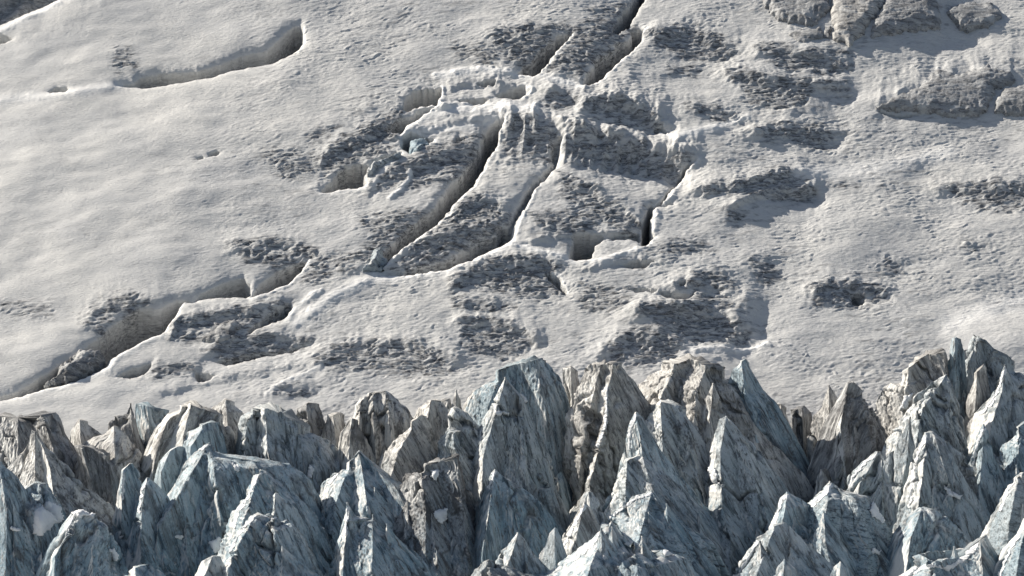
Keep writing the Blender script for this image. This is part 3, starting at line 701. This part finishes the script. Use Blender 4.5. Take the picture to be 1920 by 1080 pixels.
A(553, [(1062,860),(1056,760)], [(1054,693),(1071,686),(1084,697)], [(1092,730),(1098,800)], [([(1070,688),(1072,760)],1)], 'w', "dark-pocked brown block filling the notch between the two central towers", rough=.9, dirt=.9)
A(546, [(1082,1000),(1078,930),(1069,868),(1067,788),(1078,740),(1090,700)], [(1096,690),(1116,682),(1147,678),(1168,683)], [(1187,707),(1204,738),(1218,756),(1222,800),(1225,860),(1222,930)], [([(1125,682),(1105,760),(1088,850)],.75),([(1150,680),(1137,725),(1135,790),(1117,840),(1098,920),(1095,960)],1.15)], 'w', "tall pale beige tower right of the dark central cleft, blue-grey on its right flank", shear=.45, dF=.8)
A(551, [(1180,860),(1192,760),(1197,718),(1218,690)], [(1240,682),(1262,675),(1292,667),(1324,676),(1360,690)], [(1380,700),(1405,735),(1440,765),(1462,800),(1490,850),(1515,900)], [([(1262,676),(1240,720),(1225,780)],.8),([(1320,676),(1300,720),(1292,790)],1.1),([(1365,695),(1390,760),(1430,850)],.8)], 'w', "wide beige-crested massif right of centre with a long grey right flank", shear=.4)
A(548, [(1362,800),(1366,720),(1372,690)], [(1388,677),(1398,673),(1405,680)], [(1411,692),(1428,730),(1453,757),(1471,791),(1485,822),(1511,876),(1524,903)], [([(1390,678),(1395,730),(1415,800)],1)], 'b', "smooth grey-blue horn with a blunt tip on the right shoulder of the wide massif", shear=.5, rough=.8)
A(555, [(1455,850),(1457,757)], [(1460,755),(1475,764)], [(1482,800),(1485,850)], [([(1464,758),(1468,800)],1)], 'w', "narrow beige stub at the bottom of the right-hand gap", rough=.6)
A(552, [(1474,900),(1477,775)], [(1480,768),(1493,766),(1508,760)], [(1521,775),(1525,830),(1526,900)], [([(1484,768),(1486,850)],.9),([(1503,762),(1505,850)],1)], 'd', "dark columnar ice wall in the gap left of the twin-tipped serac", shear=0, rough=1, frost=.05)
A(549, [(1519,910),(1520,820),(1528,780),(1540,764)], [(1554,722)], [(1564,734),(1572,752),(1585,800),(1590,870)], [([(1554,723),(1552,780),(1560,860)],1)], 'w', "slim pointed beige peak forming the left tip of a twin-tipped serac", rough=.8)
A(546, [(1522,930),(1524,880),(1545,800),(1570,748)], [(1587,717),(1599,715),(1617,732)], [(1636,760),(1649,800),(1662,823),(1670,860),(1678,920)], [([(1588,719),(1572,790),(1580,870)],1),([(1615,735),(1625,800),(1640,870)],.8)], 'd', "dark brown leaning blade forming the right tip of a twin-tipped serac", shear=-.45, dirt=.7)
A(550, [(1660,880),(1644,800),(1644,776),(1650,742),(1671,711)], [(1690,700),(1720,671),(1748,658),(1774,653)], [(1786,700),(1792,760),(1797,850),(1800,900)], [([(1700,692),(1690,760),(1680,830)],.7),([(1772,655),(1762,730),(1770,800)],1)], 'w', "big beige slab leaning up to the highest summit at right", shear=.55, dF=.8)
A(549, [(1772,800),(1776,700),(1783,637)], [(1791,631),(1802,636)], [(1808,660),(1812,760),(1815,880)], [([(1790,632),(1788,700),(1792,850)],1)], 'b', "dark blue vertical pillar at the highest summit, left of the black cleft", shear=0, frost=.05, dF=1.1)
A(550, [(1806,900),(1808,760),(1811,660)], [(1822,627),(1840,633),(1858,649),(1877,662),(1903,677)], [(1925,700),(1965,760),(1990,840),(2010,900)], [([(1825,628),(1828,720),(1830,820)],.9),([(1862,652),(1900,740),(1920,830)],1)], 'g', "highest summit mass at the right edge with a ragged dark top", shear=.35)
A(545, [(1813,850),(1813,770),(1818,730)], [(1826,700),(1845,683),(1850,690)], [(1858,740),(1850,775),(1860,850)], [([(1830,700),(1826,760)],1)], 'w', "pale lobe of ice pinned below the highest right summit", rough=.6, frost=.5)
A(543, [(1828,830),(1835,775),(1862,745),(1872,710)], [(1884,684)], [(1900,715),(1930,760),(1960,850)], [([(1884,685),(1876,730),(1850,790)],1)], 'g', "grey slab with a curved bright left edge near the right border", rough=.6, frost=.6)
A(556, [(1770,900),(1774,720),(1782,675)], [(1796,660),(1815,655)], [(1832,680),(1836,800),(1840,900)], [([(1796,661),(1798,800)],1)], 'd', "dark wall added to make the shade of the cleft in the highest summit", rough=.8, frost=0)  # dark backing added so the cleft reads as shaded
# --- second row
A(540, [(-30,960),(20,880),(52,830)], [(60,806),(70,812)], [(100,850),(140,900),(190,946),(228,980),(240,1040)], [([(66,815),(72,900)],.85),([(78,822),(100,870),(118,945)],1.1)], 'w', "lit column with black and white vertical stripes at far left", shear=.1, rough=1.2, dirt=.9, frost=.4)
A(546, [(148,930),(150,880),(140,836)], [(150,834),(175,838),(206,850)], [(222,865),(230,910),(232,960),(240,1000)], [([(155,838),(175,900)],.7),([(206,852),(218,940)],1)], 'd', "dark purplish dome with flat top below the brown skyline hump", rough=.8, frost=.1)
A(550, [(136,860),(160,825),(195,813)], [(213,798),(222,800)], [(236,812),(262,848),(272,880)], [([(214,799),(222,850)],1)], 'w', "rounded tan hump with a dark diagonal band left of the spike", shear=-.5, rough=.8)
A(544, [(292,920),(298,866),(318,843)], [(334,836),(345,838)], [(352,860),(345,890),(340,930)], [([(320,842),(305,880)],1)], 'b', "smooth pale blue lobe between the beige banded hump and the grey dome", rough=.5, dirt=.15)
A(545, [(330,870),(342,830),(352,805)], [(375,795),(398,790),(412,793)], [(420,815),(425,860)], [([(380,797),(360,830)],1)], 'b', "clean blue ice patch hollowed into the front of the beige banded hump", rough=.5, dirt=.1)
A(538, [(275,1060),(284,1000),(295,962),(335,911),(348,866),(366,846)], [(392,829),(402,838)], [(432,846),(480,852),(540,868),(580,900),(600,960),(610,1030)], [([(392,830),(350,900),(300,980)],.8),([(398,836),(412,900),(430,980)],1.05),([(480,852),(520,930)],.9)], 'b', "wide blue-grey dome with fine drip streaks, left of centre in the second row", shear=.3, dF=.6)
A(537, [(220,990),(224,940),(227,882)], [(243,868),(252,870)], [(262,885),(266,930),(270,1000)], [([(232,872),(230,930)],1)], 'b', "slender blue column with white left edge, left of a small pointed one", rough=.6, frost=.5)
A(535, [(252,1010),(256,965),(262,915)], [(275,895),(282,897)], [(296,907),(314,930),(324,965),(330,1020)], [([(276,896),(268,950)],1)], 'b', "small pointed blue cone just left of the wide blue-grey dome", rough=.6, frost=.5)
A(540, [(598,1000),(598,935),(610,905),(625,885)], [(650,868),(660,862),(673,844)], [(690,858),(729,889),(787,925),(848,980),(882,1040),(895,1080)], [([(655,868),(632,930),(625,1000)],.75),([(674,846),(690,920),(700,1000)],1),([(740,895),(790,980)],.85)], 'b', "broad blue serac with crusted white crest, left of centre", shear=.5, frost=.35)
A(543, [(716,930),(722,888),(726,850),(745,820)], [(770,790),(790,778),(800,780)], [(812,800),(822,850),(830,920)], [([(772,792),(748,840),(735,880)],1)], 'w', "cream slab of sunlit ice left of the dark hollow", shear=.6, rough=.8)
A(542, [(812,960),(822,880),(832,800)], [(842,768),(852,762)], [(880,772),(902,802),(930,850),(948,888),(965,960)], [([(852,763),(850,810),(862,870)],1),([(890,790),(915,860)],.85)], 'g', "smooth grey-blue face falling right from a small lit crest", shear=.5, frost=.4)
A(536, [(745,940),(762,885)], [(792,868),(862,853)], [(872,900),(886,960),(897,1010),(900,1080)], [([(790,872),(800,950)],.9),([(858,856),(868,930),(880,1020)],1)], 'd', "slope of dark brown gravelly debris in the middle of the ridge", shear=.4, rough=1.2, dirt=1)
A(540, [(968,960),(974,892),(984,875)], [(996,864),(1006,866)], [(1026,906),(1040,942),(1050,1000)], [([(996,866),(990,920)],1)], 'w', "light brown tilted slab in front of the dark central cleft", shear=-.5, rough=.7)
A(544, [(1030,960),(1036,905)], [(1044,890),(1052,885)], [(1062,900),(1070,960)], [([(1046,892),(1048,930)],1)], 'b', "small blue fin deep inside the dark central cleft", rough=.5)
A(534, [(884,1070),(893,1000),(900,960),(911,912),(921,886)], [(928,880)], [(946,894),(980,915),(1010,941),(1030,972),(1052,1015),(1060,1070)], [([(928,881),(918,940),(905,1020)],1),([(955,905),(975,990)],.8)], 'b', "sharp blue-grey pyramid with a white tip below the central massif", rough=.7, shear=.15)
A(541, [(1202,860),(1210,792),(1219,772)], [(1236,749),(1262,755),(1288,765)], [(1305,800),(1326,880),(1350,960),(1370,1040)], [([(1237,750),(1240,820)],.9),([(1288,767),(1300,850),(1320,930)],1)], 'g', "grey face with many fine dark diagonal lines, right of the pale spire", shear=.5, dirt=.8)
A(543, [(1312,850),(1318,795),(1322,748)], [(1337,718)], [(1350,746),(1358,790),(1364,850)], [([(1337,719),(1330,780)],1)], 'w', "small lit finger of ice in the gully of the wide massif", rough=.6, frost=.5)
A(536, [(1322,1000),(1335,880),(1338,822),(1348,786)], [(1362,780)], [(1382,800),(1420,848),(1452,898),(1485,960),(1500,1040)], [([(1362,781),(1348,840),(1350,960)],.9),([(1400,828),(1420,930)],.9)], 'g', "long grey flank with a small tan crest below the wide massif", shear=.5, rough=.9)
A(531, [(1148,1020),(1155,950),(1157,900),(1172,862)], [(1194,853),(1212,856)], [(1240,880),(1290,930),(1345,990),(1380,1060)], [([(1175,860),(1170,940)],.8),([(1205,856),(1230,930),(1260,1010)],1)], 'g', "brown-capped grey shoulder under the pale spire", shear=.6)
A(533, [(1170,900),(1174,848),(1176,802)], [(1191,772),(1198,774)], [(1206,782),(1219,812),(1240,855),(1290,930),(1340,1000)], [([(1192,773),(1200,820),(1206,860)],1)], 'b', "pale rounded spire with a glassy blue pocket right of the tall beige tower", shear=.35, rough=.7, frost=.5)
A(541, [(1655,930),(1662,862),(1680,813),(1702,778),(1715,748),(1747,716)], [(1774,702)], [(1786,720),(1796,780),(1803,845),(1812,920)], [([(1773,703),(1725,760),(1705,850)],1),([(1780,715),(1775,810)],.8)], 'g', "grey slab with a long sloping lit edge under the big beige slab", shear=.5)
A(535, [(1648,960),(1655,875),(1680,840),(1693,810)], [(1707,781)], [(1713,830),(1710,910),(1703,955),(1700,1010)], [([(1706,783),(1700,850),(1680,930)],1)], 'g', "narrow pale slab wedged left of the pointed right-hand serac", shear=.3, rough=.6, frost=.4)
A(530, [(1690,1030),(1700,952),(1707,911),(1711,868),(1720,836)], [(1733,811),(1748,809)], [(1773,822),(1804,849),(1819,877),(1828,930),(1834,1010)], [([(1735,811),(1725,880),(1712,960)],.9),([(1750,812),(1775,900),(1785,980)],.9)], 'g', "tall blunt grey serac with lit left edge, below the highest summit", shear=.3, frost=.4)
A(533, [(1814,930),(1822,868),(1831,818)], [(1844,795)], [(1854,810),(1863,866),(1890,895),(1905,960)], [([(1844,796),(1840,850),(1830,910)],1)], 'b', "slim bright-edged blue spire right of the tall blunt grey serac", rough=.6, frost=.45)
A(535, [(1850,1010),(1862,900),(1880,840)], [(1905,800),(1940,780)], [(1990,840),(2010,900)], [([(1905,802),(1900,880)],1)], 'b', "dark blue face at the right border beneath the highest summit", shear=.4)
A(536, [(1578,990),(1586,926),(1595,889),(1618,863)], [(1640,846),(1650,845)], [(1658,862),(1664,912),(1682,985),(1690,1050)], [([(1645,847),(1610,900),(1598,960)],.9),([(1652,850),(1650,930)],.9)], 'g', "rounded grey serac in front of the twin-tipped one", shear=-.4, rough=.8, frost=.4)
A(540, [(1528,960),(1530,900)], [(1538,880),(1550,878)], [(1565,900),(1575,960)], [([(1540,880),(1540,930)],1)], 'd', "small dark stump at the foot of the twin-tipped serac", rough=.6)
# --- front rows
A(526, [(-60,1010),(-30,900)], [(-10,862),(4,866)], [(22,882),(45,920),(52,960),(60,1040)], [([(0,868),(20,940)],1)], 'b', "blue hump cut by the left edge of the picture", rough=.6)
A(528, [(-60,1080),(-40,960),(10,935)], [(62,903),(90,908)], [(120,950),(130,1010),(140,1080)], [([(20,935),(10,1020)],.8),([(80,908),(90,1000)],1)], 'b', "dark blue base mass in the lower left corner", shear=.2)
A(520, [(70,1100),(96,1020),(116,985),(134,962)], [(152,957),(186,968)], [(206,986),(222,1040),(240,1100)], [([(150,958),(110,1030)],1),([(186,970),(190,1060)],.85)], 'b', "broad blue block with a snow ledge on top at lower left", shear=-.4, rough=.8, frost=.5)
A(527, [(425,1040),(434,990),(441,960),(465,925),(475,892)], [(487,880),(500,883)], [(530,910),(574,945),(594,985),(610,1050)], [([(488,881),(468,940),(450,1000)],1),([(520,905),(545,980)],.8)], 'b', "pale-tipped blue serac directly behind the bright-edged one at lower left", shear=.4, frost=.6)
A(521, [(505,990),(510,958),(511,930)], [(516,924),(523,926)], [(540,940),(558,955),(575,1000)], [([(516,925),(514,960)],1)], 'b', "little white-edged fin on the right of the pale-tipped serac", rough=.4, frost=.7)
A(514, [(395,1120),(412,1080),(421,1045),(445,1000),(460,976)], [(480,962),(500,965),(516,967)], [(560,985),(582,1030),(600,1100)], [([(478,963),(440,1030),(420,1100)],1),([(515,968),(530,1060)],.85)], 'b', "flat-topped blue serac with bright left edge at the lower left", shear=.4, frost=.5)
A(510, [(355,1120),(366,1078),(378,1052)], [(398,1041),(414,1044)], [(424,1062),(434,1120)], [([(398,1042),(380,1090)],1)], 'g', "small rounded ice knob at the bottom edge, left of the flat-topped serac", rough=.5, frost=.4)
A(518, [(625,1100),(636,1030),(644,978)], [(651,942)], [(667,968),(684,978),(698,973)], [([(651,943),(650,1000),(645,1060)],1)], 'b', "thin white-rimmed blue fin at the bottom, below the crusted white crest", rough=.5, frost=.6)
A(517, [(640,1120),(655,1010),(684,978)], [(698,974),(706,980)], [(760,1020),(805,1070),(830,1120)], [([(700,976),(700,1060)],1)], 'b', "low blue buttress right of the thin white-rimmed fin", shear=.5)
A(512, [(905,1120),(929,1045),(951,1022)], [(971,998)], [(983,1010),(1009,1056),(1040,1120)], [([(971,999),(950,1060)],1)], 'g', "small clean pyramid at the bottom edge, below the sharp blue-grey pyramid", rough=.6, frost=.4)
A(508, [(850,1130),(885,1080),(902,1056)], [(916,1049),(930,1052)], [(952,1062),(1010,1080),(1050,1130)], [([(915,1050),(925,1100)],1)], 'd', "low dark dirt-covered ridge at the bottom edge", shear=.4, frost=.1)
A(522, [(1072,1010),(1085,945),(1092,930)], [(1103,921),(1112,924)], [(1120,932),(1131,957),(1140,985),(1150,1040)], [([(1104,922),(1110,980)],1)], 'g', "pale cone standing right behind its twin at bottom centre", rough=.5, frost=.4)
A(518, [(1020,1110),(1036,1064),(1050,1025),(1080,965)], [(1096,940)], [(1110,955),(1124,988),(1134,1020),(1150,1080)], [([(1096,941),(1080,1000),(1060,1080)],1)], 'w', "pale brown cone, front one of the twin cones at bottom centre", shear=.5, rough=.6, frost=.4)
A(514, [(1022,1022),(1030,1000)], [(1040,989),(1046,992)], [(1052,1003),(1060,1040)], [([(1040,990),(1040,1020)],1)], 'g', "tiny rounded ice bump left of the twin cones", rough=.4)
A(520, [(1120,1010),(1140,970),(1165,945),(1190,929)], [(1222,920)], [(1240,942),(1282,978),(1330,1020),(1352,1080)], [([(1222,921),(1200,980),(1180,1050)],1),([(1250,955),(1270,1040)],.8)], 'b', "blue-grey wedge rising behind the white-crested front peak", shear=.6, rough=.8, band=True)
A(510, [(980,1100),(1010,1080),(1040,1070),(1067,1045),(1107,1013),(1130,990)], [(1147,977)], [(1169,995),(1187,1014),(1230,1030),(1285,1046),(1310,1100)], [([(1147,978),(1105,1040),(1080,1110)],1),([(1187,1016),(1200,1090)],.85)], 'b', "white-crested blue peak at bottom centre, nearest of all", shear=.4, rough=.7, frost=.7)
A(524, [(1440,1020),(1450,975),(1462,934)], [(1476,922)], [(1498,934),(1522,948),(1535,1000),(1545,1060)], [([(1476,923),(1462,980)],1)], 'b', "grey-blue peak with a thin bright left rim at lower right of centre", shear=.3, rough=.6, frost=.45)
A(525, [(1500,1010),(1511,946),(1530,929)], [(1556,902)], [(1582,920),(1630,930),(1652,972),(1682,1030),(1695,1090)], [([(1556,903),(1540,960),(1530,1030)],1),([(1600,925),(1620,1000)],.85)], 'b', "wide dark blue serac topped by a sharp lit snow crest at lower right", shear=.6, frost=.5, band=True)
A(514, [(1360,1120),(1380,1080),(1400,1040),(1418,1010)], [(1449,984),(1474,980)], [(1490,1000),(1512,1040),(1532,1090)], [([(1450,985),(1425,1040),(1400,1100)],1)], 'g', "sloping grey serac with sunlit brown left face at bottom right of centre", shear=.5, rough=.8)
A(507, [(1440,1110),(1450,1080),(1458,1062)], [(1471,1049)], [(1493,1067),(1505,1110)], [([(1471,1050),(1465,1090)],1)], 'g', "small pointed ice tip at the bottom edge in front of the sloping grey serac", rough=.4, frost=.6)
A(508, [(1545,1110),(1556,1080),(1564,1062)], [(1576,1053)], [(1591,1067),(1602,1110)], [([(1576,1054),(1572,1090)],1)], 'b', "small blue ice tip alone at the bottom edge, below the sharp lit snow crest", rough=.4, frost=.4)
A(522, [(1655,1080),(1676,1000),(1699,968)], [(1724,951),(1738,951)], [(1760,958),(1792,985),(1822,1022),(1840,1080)], [([(1726,952),(1700,1000),(1690,1060)],1),([(1750,958),(1760,1040)],.85)], 'b', "rounded blue-grey bulge at the foot of the tall blunt serac", shear=-.3, rough=.8, frost=.4)
A(510, [(1670,1120),(1692,1078)], [(1724,1058),(1751,1053),(1769,1062),(1804,1040),(1831,1013),(1850,1003)], [(1870,1040),(1900,1120)], [([(1740,1056),(1735,1110)],.9),([(1832,1015),(1840,1090)],1)], 'b', "low wavy ridge with a bright snow crest at the bottom right", shear=.5, rough=.7, frost=.9)
A(515, [(1835,1050),(1849,1010),(1871,956),(1889,912)], [(1902,893),(1920,884),(1950,880)], [(1990,930),(2010,1000)], [([(1903,894),(1885,960),(1870,1040)],1)], 'g', "banded grey serac at the right border with a bright left rim", shear=-.4, rough=1, frost=.4, band=True)
A(506, [(1855,1120),(1872,1080),(1889,1028),(1907,1000)], [(1920,960),(1950,940)], [(1990,990),(2010,1080)], [([(1925,962),(1905,1020),(1890,1100)],1)], 'b', "dark blue striped serac in the bottom right corner", shear=-.4, rough=1.1, frost=.3, band=True)
A(505, [(200,1130),(225,1085)], [(250,1062),(280,1058)], [(310,1080),(340,1130)], [([(255,1063),(260,1100)],1)], 'b', "low blue rise at the bottom edge beneath the wide blue-grey dome", rough=.8)

objs = []
for a, k in S:
    Y, L, T, R, ridges, mat, label = a
    o = loft("ice_serac", Y, L, T, R, ridges, mat, **k)
    tag(o, label, "serac", G_); objs.append(o)
print("seracs", len(objs), sum(len(o.data.vertices) for o in objs), time.time()-T0)

# ------------------------------------------------------------------ snow patches caught in the gullies (parts of their serac)
bpy.context.view_layer.update()
dg = bpy.context.evaluated_depsgraph_get()
cvec = Vector((0, 0, CAMZ))
def snow_patch(poly, seed=0, name='snow_patch', thick=0.30, step=1.3, rag=1.0):
    p = np.array(poly, float); x0, y0 = p.min(0)-2; x1, y1 = p.max(0)+2
    nx = int((x1-x0)/step)+2; ny = int((y1-y0)/step)+2
    gx, gy = np.meshgrid(np.linspace(x0, x1, nx), np.linspace(y0, y1, ny))
    d = sdf(poly, (gx+rag*3*n2(gx/9, gy/9, seed)+rag*1.6*n2(gx/3.5, gy/3.5, seed+5)).astype(np.float32), (gy+rag*3*n2(gx/9, gy/9, seed+1)+rag*1.6*n2(gx/3.5, gy/3.5, seed+6)).astype(np.float32))
    pts = {}; hitn = {}
    for i in range(ny):
        for j in range(nx):
            if d[i, j] > 0.5: continue
            tx, tz = at(gx[i, j], gy[i, j], 540.0)
            dr = (Vector((float(tx), 540.0, float(tz)))-cvec).normalized()
            ok, loc, no, ix, ob, _ = scene.ray_cast(dg, cvec, dr)
            if ok and ob.name.startswith(("ice_serac", "ice_fin")):
                nm_ = ob.parent.name if ob.parent else ob.name; pts[(i, j)] = (loc, no, nm_); hitn[nm_] = hitn.get(nm_, 0)+1
    if not hitn: return
    best = max(hitn, key=hitn.get)
    idx = {}; V = []; F = []
    ymed = np.median([v[0].y for v in pts.values() if v[2] == best])
    for k, (loc, no, nm) in pts.items():
        if nm != best: continue
        dirn = (cvec-loc).normalized()
        th = (0.05 if thick > .2 else 0.015)+thick*min(1, max(0, -float(d[k]))/6)
        q = loc+dirn*th+no*(0.05 if thick > .2 else 0.015)
        idx[k] = len(V); V.append(q)
    for (i, j) in idx:
        qd = [(i, j), (i, j+1), (i+1, j+1), (i+1, j)]
        if all(t in idx for t in qd):
            ysq = [V[idx[t]].y for t in qd]
            if max(ysq)-min(ysq) < (1.2 if thick > .2 else 0.7): F.append([idx[t] for t in qd])
    # keep the largest connected piece only
    par = list(range(len(V)))
    def root(a):
        while par[a] != a: par[a] = par[par[a]]; a = par[a]
        return a
    for f in F:
        for t in f[1:]: par[root(t)] = root(f[0])
    cnt = {}
    for f in F: cnt[root(f[0])] = cnt.get(root(f[0]), 0)+1
    if not cnt: return
    big_ = max(cnt, key=cnt.get); F = [f for f in F if root(f[0]) == big_]
    us = sorted({t for f in F for t in f}); re_ = {t: i for i, t in enumerate(us)}
    V = [V[t] for t in us]; F = [[re_[t] for t in f] for f in F]
    if len(F) < 4: return
    me = bpy.data.meshes.new(name); me.from_pydata([tuple(v) for v in V], [], F)
    me.polygons.foreach_set("use_smooth", np.ones(len(F), bool)); me.materials.append(snow_patch_mat); me.update()
    o = link(name, me, bpy.data.objects[best])
    so = o.modifiers.new("body", 'SOLIDIFY'); so.thickness = 0.3 if thick > .2 else 0.06; so.offset = 0
for k, poly in enumerate([
    [(66,960),(90,940),(112,952),(118,975),(98,985),(76,1004),(64,1000)], [(122,958),(150,955),(178,960),(176,968),(140,968)],
    [(814,956),(838,955),(840,974),(826,980),(815,972)], [(392,1018),(410,1008),(424,1016),(420,1034),(402,1036)],
    [(434,868),(446,872),(452,882),(440,884)], [(1632,946),(1644,934),(1652,946),(1668,946),(1668,972),(1654,980),(1632,966)],
    [(1330,875),(1344,882),(1348,908),(1336,905)], [(928,770),(950,771),(955,777),(932,778)],
    [(204,1030),(214,1026),(222,1048),(214,1052)], [(1768,905),(1780,918),(1802,930),(1798,938),(1778,926)],
    [(1632,1026),(1650,1034),(1650,1040),(1634,1036)], [(976,738),(992,752),(985,756),(972,744)],
    [(1698,742),(1712,738),(1700,762),(1688,770)], [(810,880),(824,884),(820,900),(808,896)],
    [(325,1005),(342,1004),(340,1010),(328,1010)], [(1244,1032),(1256,1030),(1258,1042),(1246,1044)],
    [(18,990),(36,989),(36,995),(20,996)], [(580,872),(588,876),(586,896),(580,896)]]):
    snow_patch(poly, k*7)
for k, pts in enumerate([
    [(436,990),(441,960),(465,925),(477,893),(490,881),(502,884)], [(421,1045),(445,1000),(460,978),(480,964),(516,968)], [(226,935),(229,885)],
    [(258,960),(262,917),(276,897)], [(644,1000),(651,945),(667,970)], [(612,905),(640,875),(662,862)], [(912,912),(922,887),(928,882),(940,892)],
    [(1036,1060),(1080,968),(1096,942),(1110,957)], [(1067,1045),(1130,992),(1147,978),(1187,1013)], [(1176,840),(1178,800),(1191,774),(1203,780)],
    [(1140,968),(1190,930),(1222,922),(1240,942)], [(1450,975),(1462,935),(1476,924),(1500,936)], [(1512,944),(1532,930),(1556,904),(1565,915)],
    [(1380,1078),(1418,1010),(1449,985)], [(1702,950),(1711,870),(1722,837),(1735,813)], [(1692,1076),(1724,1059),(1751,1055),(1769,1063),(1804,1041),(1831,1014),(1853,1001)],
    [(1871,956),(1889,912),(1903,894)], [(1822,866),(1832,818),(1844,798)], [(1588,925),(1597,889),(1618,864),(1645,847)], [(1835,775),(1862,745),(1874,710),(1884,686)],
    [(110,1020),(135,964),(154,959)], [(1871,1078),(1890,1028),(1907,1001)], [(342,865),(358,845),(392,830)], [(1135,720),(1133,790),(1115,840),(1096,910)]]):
    w = 5.5 if k not in (8, 12, 15) else 9  # white strips paint sunlit left rims, with snow on the broader crests
    snow_patch([(x+1, y+2) for x, y in pts]+[(x+w, y+w*.9) for x, y in pts[::-1]], 200+k*5, 'snow_lit_rim', 0.05, 0.9, 1.0)
print("done", time.time()-T0)
